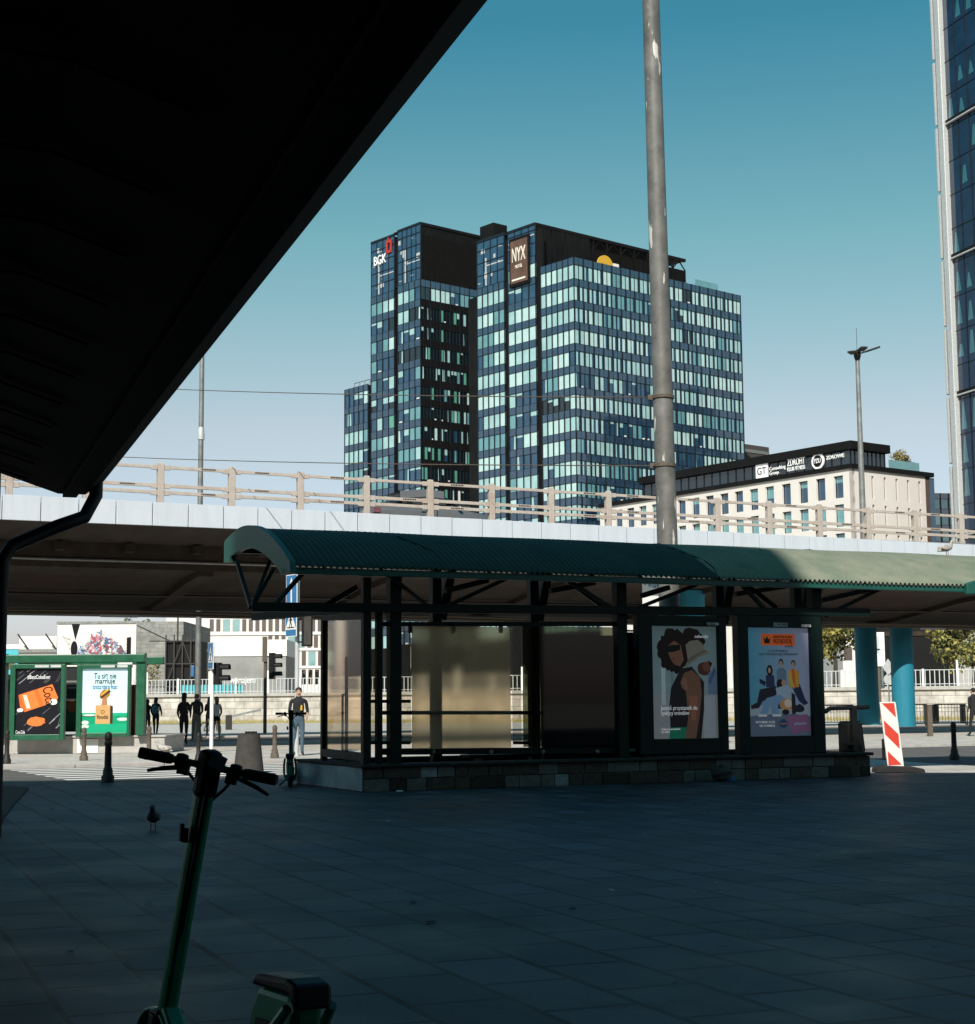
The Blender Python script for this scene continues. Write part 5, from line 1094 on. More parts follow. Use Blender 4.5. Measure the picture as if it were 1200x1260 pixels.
for k in (.16, .62): b = MB(); b.box(w_ * k, w_ * k + 1.6, -.1, .02, z_ - 5.6, z_ - 3.6); b.build('window', M['pane_mid'], e)
b = MB()
for px in (27, 61): p = f.hit(px, 783)[0]; b.bar((p, -1.8, z_ + .2), (p + 1.0, -.1, z_ - 1.8), .12)
b.build('lamp_arm', M['iron'], e)
e, f, w_, z_ = bld('teal_building', -20, 23, 799, 210, 10, M['turq'], 'long low teal building at the far left edge under the viaduct'); b = MB(); b.box(-.1, w_ + .1, -.1, 10, z_, z_ + .6); b.build('roof', M['white2'], e); b = MB(); b.box(w_ * .55, w_ * .9, -.05, .02, z_ - 2.6, z_ - 1.2); b.build('window', M['pane_dark'], e)
e, f, w_, z_ = bld('grey_building', 168.5, 226, 765, 165, 16, brickm('grey_block', (.25, .24, .225), (.31, .30, .28), (.18, .17, .16), .9, .4, ms=.02, rot=(R(90), 0, 0), stain=.3), 'grey block walled building with a sloping roof beside the mural')
b = MB(); b.prism([(0, -.2, z_), (w_ * .30, -.2, z_ - .2), (w_ + .3, -.2, z_ - 2.4), (w_ + .3, -.2, z_ - 2.7), (0, -.2, z_ - .3)], (0, 16.3, 0)); b.build('roof', M['steel'], e)
e, f, w_, z_ = bld('scaffold', 205, 246, 789, 158, 4, M['blackmetal'], 'black sheeted scaffold in front of the grey block building', cat='scaffold')
b = MB()
for k in range(5): x = w_ * k / 4; b.tube((x, -.3, 0), (x, -.3, z_ + .6), .07, n=6)
for k in range(3): b.tube((-1.6, -.3, z_ - k * 2.2), (w_, -.3, z_ - k * 2.2), .06, n=6)
b.tube((0, -.35, z_ - 4.4), (w_ * .5, -.35, z_), .05, n=6); b.tube((w_, -.35, z_ - 4.4), (w_ * .5, -.35, z_), .05, n=6); b.tube((w_ * .35, -.3, z_), (w_ * .35, -.3, z_ + 3.4), .09, n=6); b.build('pole', M['conc_bin'], e)
e, f, w_, z_ = bld('grey_hall', 246, 352, 791, 190, 12, pm('grey_render', (.30, .29, .28), .9, var=.25, scale=.3), 'plain grey hall with a pale upper band behind the traffic light')
b = MB(); b.box(-.1, w_ + .1, -.1, 12, z_ - 1.6, z_ + .3); b.build('parapet', M['white2'], e)
e, f, w_, z_ = bld('white_building', 205, 402, 745, 330, 20, M['white'], 'white building with rows of tall dark windows behind the grey hall')
r = random.Random(2)
for (ya, yb, x_0, x_1) in ((762, 777, 258, 400), (782, 797, 330, 400), (801, 819, 347, 400), (824, 842, 347, 400)):
    px = x_0
    while px < x_1:
        w2 = 9 if r.random() < .18 else 5.2; a = f.hit(px, yb); c = f.hit(px + w2, ya); b = MB(); b.box(a[0], c[0], -.06, .02, a[1], c[1]); b.build('window', M['pane_dark'] if w2 < 6 else M['pane_mid'], e); px += w2 + 2.9
b = MB()
for y in (780, 799.5, 821.5): z = f.hit(300, y)[1]; b.box(0, w_, -.25, -.07, z - .25, z + .15)
b.build('string_course', M['white2'], e)
e, f, w_, z_ = bld('white_house', 1036, 1057, 770, 140, 10, M['white'], 'white house wall between the tree and the dark blue column')
b = MB(); b.box(.1, w_ * .55, -.05, .02, 4.8, 5.9); b.build('window', M['pane_dark'], e); b = MB(); b.box(-.1, w_, -.3, 10.2, z_, z_ + .3); b.build('roof', M['steel'], e)
e, f, w_, z_ = bld('dark_building', 1080, 1176, 772, 150, 12, M['blackmetal'], 'dark shaded building front behind the turquoise column')  # shade put into the colour: the whole front is black
b = MB(); b.box(-.1, w_ + .1, -.1, -.01, z_ - .8, z_ - .4); b.build('ledge', M['conc_dark'], e)
e, f, w_, z_ = bld('grey_house', 1176, 1250, 765, 155, 12, M['kerb'], 'pale grey house behind the tree at the right edge'); 
for k in range(3): b = MB(); b.box(1 + k * 2.2, 2.2 + k * 2.2, -.05, .02, 4.5, 6.5); b.build('window', M['pane_dark'], e)
p = P(1084, 890, 112); bl = empty('roadside_board', Vector((p.x, p.y, 0)), 0, 'white rectangular board on a post between the two blue columns', 'board')
za_, zb_2 = P(1084, 820, 112).z, P(1084, 778, 112).z; b = MB(); b.box(-.62, .45, -.05, .05, za_, zb_2); b.build('board', M['white2'], bl, bevel=.02); b = MB(); b.box(-.3, .1, -.06, -.051, za_ + .9, zb_2 - .3); b.box(-.62, .45, -.06, -.051, za_ + 1.1, za_ + 1.2); b.build('print', M['steel_light'], bl); b = MB(); b.box(-.12, .12, .051, .2, 0, zb_2); b.build('post', M['iron_brown'], bl)
p = P(1095.5, 890, 96); sb = empty('road_sign', Vector((p.x, p.y, 0)), 0, 'grey backs of two road signs, one diamond shaped, beside the turquoise column', 'road sign')
z1_, z2_ = P(1095, 821, 96).z, P(1095, 836, 96).z; b = MB(); b.tube((0, 0, 0), (0, 0, z1_ + .4), .04); b.build('pole', M['steel'], sb)
b = MB(); b.prism([(-.34, -.05, z1_), (0, -.05, z1_ - .5), (.34, -.05, z1_), (0, -.05, z1_ + .5)], (0, .03, 0)); b.build('sign_plate', M['steel_light'], sb); b = MB(); b.lathe([(.3, -.05), (.3, -.03)], (0, 0, z2_), 18, 'y'); b.build('sign_plate', M['steel_light'], sb)

# ================================================================== trees
def tree(p, h, crown, lab, seed, n=1500, leaf=.16, cz=None, mats=('leaf', 'leaf2', 'leaf3'), name='tree', group=None):
    e = empty(name, p, 0, lab, 'tree', group); r = random.Random(seed); cz = cz or h * .62
    limbs = []; b = MB(); b.path([(0, 0, 0), (.05, 0, h * .25), (-.04, .05, h * .5), (0, 0, h * .72)], [h * .028, h * .02, h * .015, h * .008], 8)
    for i in range(9):
        t = 2 * math.pi * i / 9 + r.random(); z0_ = h * (.28 + .3 * r.random()); d = crown * (.5 + .4 * r.random()); q = Vector((math.cos(t) * d, math.sin(t) * d, z0_ + h * (.1 + .22 * r.random())))
        b.path([(0, 0, z0_), q * .5 + Vector((0, 0, z0_ * .5 + .1)), q], [h * .01, h * .006, h * .002], 5); limbs.append(q)
    b.build('trunk', M['bark'], e)
    b = MB(); cl_ = [(q.x, q.y, q.z, crown * (.28 + .22 * r.random())) for q in limbs] + [((r.random() - .5) * crown * 1.3, (r.random() - .5) * crown * 1.3, cz + (r.random() - .45) * h * .55, crown * (.25 + .25 * r.random())) for _ in range(16)]
    for i in range(n):
        x, y, z, rr = cl_[i % len(cl_)]; v = Vector((r.gauss(0, 1), r.gauss(0, 1), r.gauss(0, .8))).normalized() * rr * (.55 + .5 * r.random()); c = Vector((x, y, z)) + v
        u = Vector((r.gauss(0, 1), r.gauss(0, 1), r.gauss(0, 1))).normalized(); w2 = u.cross(v.normalized() if v.length else Vector((0, 0, 1)));
        if w2.length < .05: continue
        w2.normalize(); s = leaf * (.6 + .8 * r.random()); b.c = r.choices((0, 1, 2), (4, 3, 3))[0] if (i % len(cl_)) % 3 else r.choices((0, 1, 2), (2, 6, 1))[0]
        b.add([c - u * s, c + w2 * s * .6, c + u * s, c - w2 * s * .6], [(0, 1, 2, 3)])
    b.build('crown', [M[m] for m in mats], e, fix=False); return e
p = P(1030, 890, 126); tree(Vector((p.x, p.y, 2.2)), 8.0, 2.7, 'bushy yellow green tree behind the fence, left of the dark blue column', 1, 3200, .17, name='street_tree')
p = P(1178, 890, 128); tree(Vector((p.x, p.y, 2.2)), 6.4, 1.8, 'bushy yellow green tree at the right edge behind the white fence', 2, 2600, .16, name='street_tree')
p = P(1200, 890, 134); tree(Vector((p.x, p.y, 2.2)), 5.2, 2.0, 'smaller tree half cut by the right edge behind the fence', 5, 1800, .16, name='street_tree')
p = P(186, 850, 140); tree(Vector((p.x, p.y, 2.2)), 3.0, .8, 'thin yellowish sapling in front of the grey block building', 3, 260, .10, name='sapling')
p = P(133, 800, 215); tree(Vector((p.x, p.y, 0)), 13.2, 4.2, 'dark tree top showing over the mural building roof', 4, 1500, .3, name='tall_tree')
p = P(187, 800, 215); tree(Vector((p.x, p.y, 0)), 13.0, 3.0, 'yellow green tree top showing over the grey block building', 6, 1200, .3, name='tall_tree')
p = TF.w(tr(1110, 3), 3, z0 if False else ZW + .55); tree(p, 3.2, 1.5, 'reddish roof terrace shrub at the end of the white office roof storey', 7, 900, .12, cz=2.0, mats=('hair_red', 'leaf2', 'leaf'), name='terrace_shrub')

# ================================================================== people
def seg_d(p, a, c):
    d = c - a; t = max(0, min(1, (p - a).dot(d) / max(1e-9, d.length_squared))); return (p - a - d * t).length
def person(loc, rz_, h, lab, shirt, pants, skin='skin', shoe='shoe', hair='hair', long_hair=0., stride=0., arms=((.15, .1), (-.1, .1)), legs_bare=False, sleeves=True, fem=False, hat=False, group='pedestrians at the crossing', lean=0.):
    e = empty('person', loc, rz_, lab, 'person', group); k = h / 1.76; sh_ = .165 if fem else .195; V = []; E = []; RR = []; C = []
    def v(x, y, z, r, c, par=None):
        V.append(Vector((x, y, z)) * k); RR.append((r * k, r * k) if not isinstance(r, tuple) else (r[0] * k, r[1] * k)); C.append(c)
        if par is not None: E.append((par, len(V) - 1))
        return len(V) - 1
    pel = v(0, 0, .95, (.15, .11), 'p'); wa_ = v(0, 0, 1.10, (.125 if fem else .14, .10), 's', pel); ch = v(0, -.01 - lean * .3, 1.30, (.155 if fem else .175, .115), 's', wa_); ub = v(0, -lean * .4, 1.43, (.11, .085), 's', ch)
    nk = v(0, -.01 - lean * .5, 1.52, .055, 'k', ub); jw = v(0, -.03 - lean * .6, 1.60, (.062, .075), 'k', nk); hd = v(0, -.02 - lean * .6, 1.67, (.076, .095), 'k', jw); v(0, 0 - lean * .6, 1.745, (.052, .065), 'k', hd); v(0, -.115 - lean * .6, 1.635, .014, 'k', jw)
    for s, (sw_, be) in zip((-1, 1), arms):
        a = v(s * sh_, -lean * .4, 1.41, .058, 's', ub); el = v(s * (sh_ + .05), -sw_ * .6, 1.13, .045, 's' if sleeves else 'k', a); wr = v(s * (sh_ + .03), -sw_ - be, .90 + be * 1.2, .03, 's' if sleeves == 2 else 'k', el); pa = v(s * (sh_ + .02), -sw_ - be * 1.25 - .01, .83 + be * 1.35, (.036, .022), 'k', wr)
        d = (V[pa] - V[wr]).normalized() / k
        for q in range(4):
            off = Vector((0, (q - 1.5) * .019, 0)); b0 = V[pa] / k + d * .035 + off; f1 = v(b0.x, b0.y, b0.z, .010, 'k', pa); b1 = b0 + d * (.045 + .006 * (1.5 - abs(q - 1.5))) + Vector((-s * .012, 0, 0)); v(b1.x, b1.y, b1.z, .008, 'k', f1)
        b0 = V[pa] / k + Vector((-s * .01, -.035, .0)) + d * .0; f1 = v(b0.x, b0.y, b0.z, .011, 'k', pa); b1 = b0 + d * .045 + Vector((-s * .01, -.012, 0)); v(b1.x, b1.y, b1.z, .009, 'k', f1)
    for s in (-1, 1):
        st = stride * s; c = 'k' if legs_bare else 'p'; hp = v(s * .09, 0, .88, (.095, .095), 'p', pel); kn = v(s * .095, -st * .5 - .02, .50, .060, c, hp); an = v(s * .095, -st + (.05 if st < 0 else 0), .10 + (.05 if st < -.1 else 0), .042, c, kn); to = v(s * .11, -st - .15 + (.05 if st < 0 else 0), .045, (.042, .032), 'h', an)
    me = bpy.data.meshes.new('body'); me.from_pydata([tuple(x) for x in V], E, []); tmp = bpy.data.objects.new('tmp', me); COL.objects.link(tmp)
    tmp.modifiers.new('skin', 'SKIN')
    for i, x in enumerate(me.skin_vertices[0].data): x.radius = RR[i]; x.use_root = (i == 0)
    sd = tmp.modifiers.new('sub', 'SUBSURF'); sd.levels = 1; sd.render_levels = 1
    bpy.context.view_layer.update(); dg = bpy.context.evaluated_depsgraph_get(); m2 = bpy.data.meshes.new_from_object(tmp.evaluated_get(dg)); bpy.data.objects.remove(tmp)
    m2.materials.clear(); order = ['k', 's', 'p', 'h']
    for mm in (skin, shirt, pants, shoe): m2.materials.append(M[mm])
    for pl in m2.polygons:
        best = min(E, key=lambda ed: seg_d(pl.center, V[ed[0]], V[ed[1]]) - .5 * (RR[ed[0]][0] + RR[ed[1]][0])); ca_ = C[best[1]]
        if best[0] == pel and C[best[1]] == 's': ca_ = 's' if pl.center.z > 1.0 * k else 'p'
        pl.material_index = order.index(ca_); pl.use_smooth = True
    o = bpy.data.objects.new('body', m2); COL.objects.link(o); o.parent = e
    hy = -lean * .6 * k; b = MB(); b.ell((0, .012 * k + hy, 1.69 * k), (.092 * k, .105 * k, .085 * k), 14, 10)
    if long_hair: b.path([(0, .04 * k + hy, 1.70 * k), (0, .085 * k + hy, 1.58 * k), (0, .10 * k, (1.58 - long_hair * .6) * k), (0, .11 * k, (1.56 - long_hair) * k)], [.07 * k, .085 * k, .075 * k, .03 * k], 10)
    if hat: b.ell((0, hy, 1.75 * k), (.095 * k, .1 * k, .07 * k))
    b.build('hair', M[hair], e, smooth=2)
    b = MB()
    for s in (-1, 1): b.ell((s * .03 * k, -.098 * k + hy, 1.665 * k), (.012 * k, .01 * k, .008 * k), 8, 6)
    b.box(-.025 * k, .025 * k, -.112 * k + hy, -.09 * k + hy, 1.59 * k, 1.598 * k); b.build('face', M['hair'], e)
    b = MB()
    for s in (-1, 1): b.ell((s * .088 * k, .0 + hy, 1.655 * k), (.012 * k, .022 * k, .032 * k), 8, 6)
    b.build('ear', M[skin], e, smooth=2); return e
def at_ground(px, py): return G(px, py)
def backpack(pp, rz_, mat, lab, k=1.):
    e = empty('backpack', pp, rz_, lab, 'backpack'); b = MB(); b.ell((0, .17 * k, 1.22 * k), (.15 * k, .085 * k, .22 * k), 14, 10); b.build('bag', mat, e, smooth=2)
    b = MB(); b.box(-.11 * k, .11 * k, .235 * k, .27 * k, 1.06 * k, 1.2 * k); b.build('pocket', mat, e, bevel=.02)
    b = MB()
    for s in (-1, 1): b.path([(s * .10 * k, .12 * k, 1.40 * k), (s * .12 * k, .0, 1.47 * k), (s * .12 * k, -.11 * k, 1.36 * k), (s * .14 * k, -.10 * k, 1.18 * k), (s * .14 * k, .12 * k, 1.08 * k)], .016 * k, 6)
    b.build('strap', M['cl_black'], e)
pp = G(181, 905.5); person(pp, R(160), 1.66, 'dark haired woman in black half hidden by the green shelter post', 'cl_black', 'cl_dark', long_hair=.2, fem=True, sleeves=2)
pp = G(191.5, 905.5); person(pp, R(175), 1.74, 'woman with long black hair carrying a teal backpack', 'cl_black', 'cl_black', long_hair=.3, fem=True, sleeves=2, stride=.1); backpack(pp, R(175), M['cl_teal'], 'small teal backpack worn by the long haired woman in black', .98)
pp = G(226, 917); person(pp, R(184), 1.74, 'woman in black with long dark hair and cap walking away', 'cl_black', 'cl_black', hair='hair', long_hair=.45, fem=True, sleeves=2, stride=.16, hat=True); backpack(pp, R(184), M['cl_black'], 'black backpack on the woman in black with the cap')
pp = G(241.5, 913); person(pp, R(205), 1.78, 'balding man in a charcoal jacket and khaki trousers', 'cl_dark', 'cl_khaki', hair='hair_fair', sleeves=2, stride=.2)
pp = G(257, 906.5); person(pp, R(170), 1.72, 'dark haired cyclist in black standing over a bicycle', 'cl_black', 'cl_black', long_hair=.25, fem=True, sleeves=2, arms=((.1, .35), (.1, .35)), lean=.12)
pp = G(266, 912); person(pp, R(200), 1.68, 'woman in a white top and black shorts with fair hair', 'cl_white', 'cl_black', hair='hair_fair', long_hair=.12, fem=True, legs_bare=True, stride=.15, sleeves=False)
pp = G(367, 930); person(pp, R(12), 1.80, 'man in a black t-shirt with yellow print and jeans behind the steel sign pole', 'cl_black', 'cl_jeans', stride=.06, group='pedestrians at the crossing')
for o_p in [o for o in bpy.data.objects if o.name.startswith('person') and 'yellow print' in o.get('label', '')]:
    b = MB(); b.add([(.03, -.135, 1.20), (.09, -.13, 1.20), (.09, -.135, 1.33), (.05, -.135, 1.34)], [(0, 1, 2, 3)]); q = b.build('shirt_print', M['yellow'], o_p, fix=False)
pp = G(1200, 906); person(pp, R(200), 1.76, 'person in black cut by the right edge of the view', 'cl_black', 'cl_black', sleeves=2, stride=.15)
def bicycle(loc, rz_, lab):
    e = empty('bicycle', loc, rz_, lab, 'bicycle')
    for x in (-.53, .53):
        b = MB(); b.torus((0, 0, 0), .32, .02, 28, 6); w_ = b.build('wheel', M['rubber'], e, smooth=2); w_.location = (x, 0, .34); b = MB()
        for i in range(10): t = math.pi * i / 10; b.tube((math.cos(t) * .31, 0, math.sin(t) * .31), (-math.cos(t) * .31, 0, -math.sin(t) * .31), .003, n=4)
        b.build('spoke', M['steel'], w_)
    b = MB(); A_, B_, C_, D_ = (-.53, 0, .34), (-.08, 0, .30), (-.22, 0, .80), (.38, 0, .84)
    for a, c in ((A_, B_), (A_, C_), (B_, C_), (B_, D_), (C_, D_), (D_, (.53, 0, .34))): b.tube(a, c, .017, n=8)
    b.build('frame', M['iron'], e); b = MB(); b.ell((-.24, 0, .92), (.13, .07, .035)); b.tube((-.22, 0, .78), (-.24, 0, .91), .014); b.build('saddle', M['dark'], e, smooth=True)
    b = MB(); b.path([(.30, .27, 1.0), (.40, .15, 1.02), (.37, 0, 1.0), (.40, -.15, 1.02), (.30, -.27, 1.0)], .013, 8); b.tube((.38, 0, .82), (.37, 0, 1.0), .014); b.build('handlebar', M['dark'], e); return e
bicycle(G(259, 908.5), R(70), 'dark bicycle held by the cyclist in black at the crossing'); bicycle(G(277, 889.5), R(20), 'parked bicycle by the far stone wall, right of the woman in white')

# ================================================================== scooters
def scooter(name, lab, M1, loc, yaw, roll=0., k=1., steer=0.):
    e = empty(name, loc, yaw, lab, 'scooter'); e.rotation_euler = (roll, 0, yaw); e.scale = (k, k, k)
    for x, nm in ((0, 'front_wheel'), (-.93, 'rear_wheel')):
        b = MB(); b.torus((0, 0, 0), .098, .034, 28, 10); w_ = b.build(nm, M['rubber'], e, smooth=2); w_.location = (x, 0, .132)
        b = MB(); b.lathe([(.02, -.035), (.08, -.03), (.085, 0), (.08, .03), (.02, .035)], (0, 0, 0), 20, 'y'); b.build('rim', M['dark'], w_, smooth=True)
    b = MB(); pts = [(.155 * math.cos(R(t)), .155 * math.sin(R(t)) + .132) for t in range(-10, 171, 15)]; pin = [(.142 * math.cos(R(t)), .142 * math.sin(R(t)) + .132) for t in range(170, -11, -15)]
    b.xz(pts + pin, -.045, .045); b.build('mudguard', M1, e, bevel=.005)
    b = MB(); b.bar((.0, -.048, .132), (-.03, -.048, .27), .02, .045); b.bar((.0, .048, .132), (-.03, .048, .27), .02, .045); b.box(-.06, .01, -.05, .05, .255, .28); b.build('fork', M['dark'], e, bevel=.006)
    b = MB(); loft(b, [(x, [(-w_, z - d), (w_, z - d), (w_, z + d), (-w_, z + d)]) for x, z, w_, d in ((-.045, .33, .045, .03), (-.26, 1.06, .036, .03))]); 
    b = MB(); A0 = Vector((-.025, 0, .25)); A1 = Vector((-.27, 0, 1.08)); b.bar(A0, A1, .064, .060, up=(1, 0, 0)); st = b.build('stem', M1, e, bevel=.020)
    b = MB(); b.bar(A0 + Vector((-.031, .012, .05)), A1 + Vector((-.031, .012, -.05)), .014, .010, up=(1, 0, 0)); b.build('stem_groove', M['dark'], e)
    b = MB(); b.bar(A1 - Vector((-.018, 0, .060)), A1 + Vector((-.035, 0, .10)), .080, .072, up=(1, 0, 0)); b.build('display_head', M['dark'], e, bevel=.024)
    b = MB(); b.bar(A1 + Vector((-.075, -.03, .05)), A1 + Vector((-.082, .03, .075)), .01, .05); b.build('display', M['pane_dark'], e)
    hc = A1 + Vector((-.015, 0, .045)); n_before = set(e.children)
    b = MB(); b.path([hc + Vector((-.02, -.235, 0)), hc + Vector((-.0, -.1, 0)), hc + Vector((0, .1, 0)), hc + Vector((-.02, .235, 0))], .013, 10); b.build('handlebar', M1, e, smooth=True)
    for s in (-1, 1):
        b = MB(); b.path([hc + Vector((-.012, s * .125, 0)), hc + Vector((-.014, s * .14, 0)), hc + Vector((-.021, s * .235, 0)), hc + Vector((-.022, s * .243, 0))], [.016, .019, .020, .017], 12); b.build('grip', M['rubber'], e, smooth=True)
        b = MB(); b.path([hc + Vector((.02, s * .085, -.012)), hc + Vector((.05, s * .11, -.022)), hc + Vector((.055, s * .17, -.038)), hc + Vector((.04, s * .215, -.055))], [.010, .009, .008, .006], 8); b.build('brake_lever', M['dark'], e, smooth=True)
        b = MB(); b.lathe([(.024, -.02), (.027, 0), (.024, .02)], (hc.x - .006, hc.y + s * .095, hc.z), 12, 'y'); b.box(hc.x - .02, hc.x + .03, hc.y + s * .085 - .018, hc.y + s * .085 + .018, hc.z - .045, hc.z - .01); b.build('clamp', M['dark'], e, bevel=.004)
    b = MB(); b.path([hc + Vector((.03, -.09, -.02)), hc + Vector((.09, -.05, -.07)), hc + Vector((.07, 0, -.14)), Vector((-.17, 0, .80))], .006, 6); b.path([hc + Vector((.03, .09, -.02)), hc + Vector((.085, .05, -.06)), hc + Vector((.07, 0.01, -.13)), Vector((-.17, .01, .80))], .006, 6); b.build('cable', M['rubber'], e)
    ST = Matrix.Translation(hc) @ Matrix.Rotation(steer, 4, (A1 - A0).normalized()) @ Matrix.Translation(-hc)
    for o_c in set(e.children) - n_before: o_c.matrix_local = ST
    b = MB(); b.bar((-.222, .04, .89), (-.222, .058, .89), .03, .05); b.box(-.232, -.212, .054, .068, .87, .93); b.build('bag_hook', M['dark'], e, bevel=.004)
    b = MB(); b.prism([(-.03, -.035, .27), (-.07, -.035, .30), (-.22, -.035, .155), (-.14, -.035, .10)], (0, .07, 0)); b.build('neck', M1, e, bevel=.012)
    b = MB(); b.box(-.80, -.15, -.088, .088, .09, .155); b.build('deck', M1, e, bevel=.02); b = MB(); b.box(-.78, -.19, -.075, .075, .155, .163); b.build('deck_mat', M['rubber'], e)
    b = MB(); b.prism([(-.70, -.05, .15), (-.78, -.05, .40), (-.83, -.05, .47), (-1.04, -.05, .47), (-1.08, -.05, .42), (-1.04, -.05, .18)], (0, .10, 0)); b.build('rear_housing', M1, e, bevel=.02)
    b = MB(); b.prism([(-.80, -.065, .472), (-1.06, -.065, .472), (-1.11, -.065, .43), (-1.10, -.065, .505), (-1.04, -.065, .52), (-.83, -.065, .51)], (0, .13, 0)); b.build('rear_cover', M['dark'], e, bevel=.015)
    for s in (-1, 1): b = MB(); b.prism([(-.78, s * .052, .22), (-.84, s * .052, .38), (-.95, s * .052, .38), (-.95, s * .052, .22)], (0, s * .006, 0)); b.build('side_inset', M['dark'], e)
    b = MB()
    for s in (-1, 1): b.path([(-1.08, s * .075, .44), (-.98, s * .09, .34), (-.86, s * .092, .22), (-.74, s * .08, .145)], [.016, .018, .018, .014], 8)
    b.build('rear_stay', M['teal'], e, smooth=True)
    b = MB(); b.box(-1.145, -1.128, -.035, .035, .34, .375); b.build('tail_light', M['tail'], e)
    b = MB(); b.bar((-.45, .07, .10), (-.52, .17, .01), .02); b.build('kickstand', M['dark'], e); return e
fp = P(197, 1280, 5.85); scooter('electric_scooter', 'dark green electric scooter standing close to the camera, seen from behind its handlebar', M['sgreen'], Vector((fp.x, fp.y, 0)), math.atan2(.83, -.56), R(2.2), 1., R(-37))
fp = P(358, 950, 27.9); scooter('electric_scooter', 'teal and black electric scooter parked by the left side wall of the shelter', M['teal'], Vector((fp.x, fp.y, 0)), R(96), 0., 1.06)

# ================================================================== birds and litter
def pigeon(loc, rz_, lab, mat, k=1., up=0.):
    e = empty('pigeon', loc, rz_, lab, 'pigeon'); e.scale = (k, k, k)
    b = MB(); b.path([(-.19, 0, .085), (-.12, 0, .10), (-.06, 0, .125), (0, 0, .145), (.06, 0, .165), (.085, 0, .20), (.095, 0, .235), (.11, 0, .258), (.135, 0, .256), (.16, 0, .250)], [.016, .028, .052, .066, .056, .034, .026, .029, .020, .004], 12); b.build('body', mat, e, smooth=2)
    for s in (-1, 1): b = MB(); b.ell((-.045, s * .052, .14), (.115, .018, .042), 12, 8); b.build('wing', mat, e, smooth=2); b = MB(); b.tube((0, s * .025, .10), (.005, s * .025, .008), .006); b.path([(-.02, s * .025, .006), (.04, s * .03, .005)], .005, 5); b.build('leg', M['pink'], e)
    return e
pigeon(G(188.5, 1022), R(274), 'dark pigeon standing on the plaza paving behind the near scooter', M['pigeon'], 1.0)
p = SF.hit(1166, 689, 1.9); q = SF.w(p[0], 1.9, rz2((1.9 - YF) / (YB - YF))[1] + .02); pigeon(q, R(20), 'pale speckled pigeon perched on the right end of the shelter roof', M['pigeon_pale'], 1.15)
pigeon(G(200, 930), R(170), 'pale pigeon on the sunny pavement left of the near scooter handlebar', M['pigeon_pale'], 1.5)
b = MB(); r = random.Random(41)
for k in range(16):
    q = G(40 + 1150 * r.random(), 985 + 235 * r.random() ** 1.5); a_ = r.random() * 6.3; sz = .022 + .03 * r.random(); u = Vector((math.cos(a_), math.sin(a_), 0)) * sz; v = Vector((-u.y, u.x, 0)) * .5
    b.add([q - u + Vector((0, 0, .006)), q + v + Vector((0, 0, .018)), q + u + Vector((0, 0, .008)), q - v + Vector((0, 0, .005))], [(0, 1, 2, 3)])
b.build('fallen_leaves', pm('dry_leaf', (.30, .28, .24), .9, var=.4, scale=9), kind='stuff', fix=False)
lt = empty('litter', SF.w(SF.hit(888, 957, -.25)[0], -.25, .0), 0, 'crumpled grey paper bag lying at the foot of the shelter wall below the first poster', 'litter')
b = MB(); r = random.Random(8); b.ell((0, 0, .13), (.17, .13, .13), 14, 10); b.v = [(x * (1 + .3 * (r.random() - .5)), y * (1 + .3 * (r.random() - .5)), max(0.004, z * (1 + .3 * (r.random() - .5)))) for x, y, z in b.v]; b.build('bag', M['conc_bin'], lt)
p = SF.gnd(492, 974.5); wp = SF.w(p[0], p[1], 0); b = MB(); b.ell((0, 0, .012), (.06, .03, .015), 8, 6); o = b.build('paper_scrap', M['white2'], label='small white paper scrap on the paving near the shelter corner', cat='litter'); o.location = wp
p = SF.hit(898, 955, -.2); b = MB(); b.bar((-.09, 0, .035), (.09, .02, .035), .07, .07); o = b.build('drink_can', M['blue'], label='crushed blue can beside the paper bag at the shelter wall', cat='litter', bevel=.012); o.location = SF.w(p[0], -.2, 0)
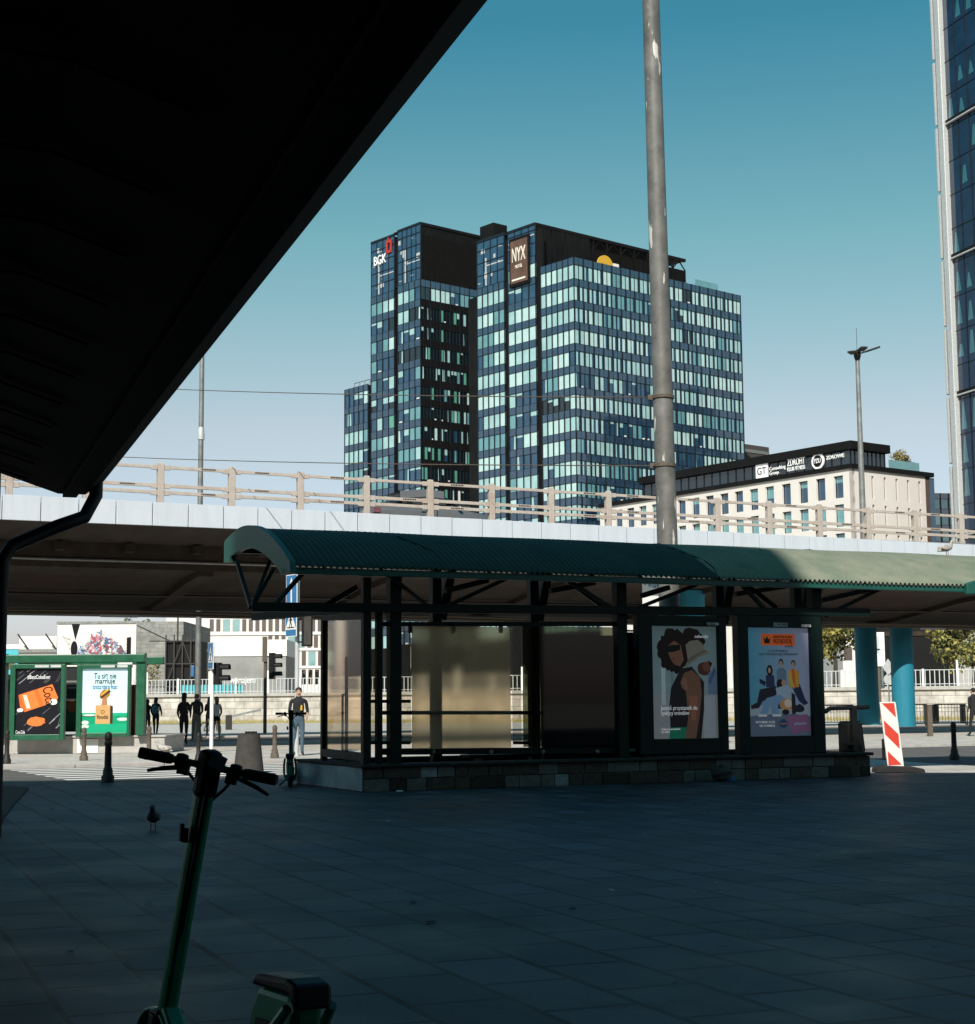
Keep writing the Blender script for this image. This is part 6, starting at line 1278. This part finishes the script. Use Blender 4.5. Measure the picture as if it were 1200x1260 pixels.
# ================================================================== world and sun
SUN_EL, SUN_AZ = R(38), R(11)
travel = Vector((math.sin(SUN_AZ) * math.cos(SUN_EL), math.cos(SUN_AZ) * math.cos(SUN_EL), -math.sin(SUN_EL)))
ld = bpy.data.lights.new('sun', 'SUN'); ld.energy = 4.8; ld.angle = R(.5); ld.color = (1, .93, .84)
lo = bpy.data.objects.new('sun', ld); COL.objects.link(lo); lo.rotation_euler = travel.to_track_quat('-Z', 'Y').to_euler(); lo.location = (0, -20, 60)
w = bpy.data.worlds.new('World'); sc.world = w; w.use_nodes = True; nt = w.node_tree
bg = nt.nodes['Background']; sk = nt.nodes.new('ShaderNodeTexSky'); sk.sky_type = 'NISHITA'; sk.sun_disc = False
sk.sun_elevation = SUN_EL; sk.sun_rotation = math.atan2(-math.sin(SUN_AZ), -math.cos(SUN_AZ)); sk.air_density = 1.0; sk.dust_density = 1.2; sk.ozone_density = 1.0
tc = nt.nodes.new('ShaderNodeTexCoord'); sx = nt.nodes.new('ShaderNodeSeparateXYZ'); nt.links.new(tc.outputs['Generated'], sx.inputs[0])
hz = ramp(nt, sx.outputs['Z'], [(0, (.66, .60, .80)), (.06, (.76, .71, .80)), (.167, (.90, .77, .655)), (.277, (.53, .78, .59)), (.397, (.20, .63, .56)), (.7, (.20, .58, .58))])
tint = nt.nodes.new('ShaderNodeMix'); tint.data_type = 'RGBA'; tint.blend_type = 'MULTIPLY'; tint.inputs['Factor'].default_value = 1
nt.links.new(sk.outputs[0], tint.inputs['A']); nt.links.new(hz, tint.inputs['B']); nt.links.new(tint.outputs['Result'], bg.inputs['Color']); bg.inputs['Strength'].default_value = .14
vs_ = sc.view_settings; vs_.view_transform = 'Standard'; vs_.look = 'None'; vs_.exposure = 0.22; vs_.gamma = 1.0; vs_.use_curve_mapping = False
sc.cycles.use_denoising = True
try: sc.cycles.denoiser = 'OPENIMAGEDENOISE'
except Exception: pass
sc.cycles.max_bounces = 8; sc.cycles.transmission_bounces = 8; sc.cycles.transparent_max_bounces = 8; sc.cycles.caustics_reflective = False; sc.cycles.caustics_refractive = False
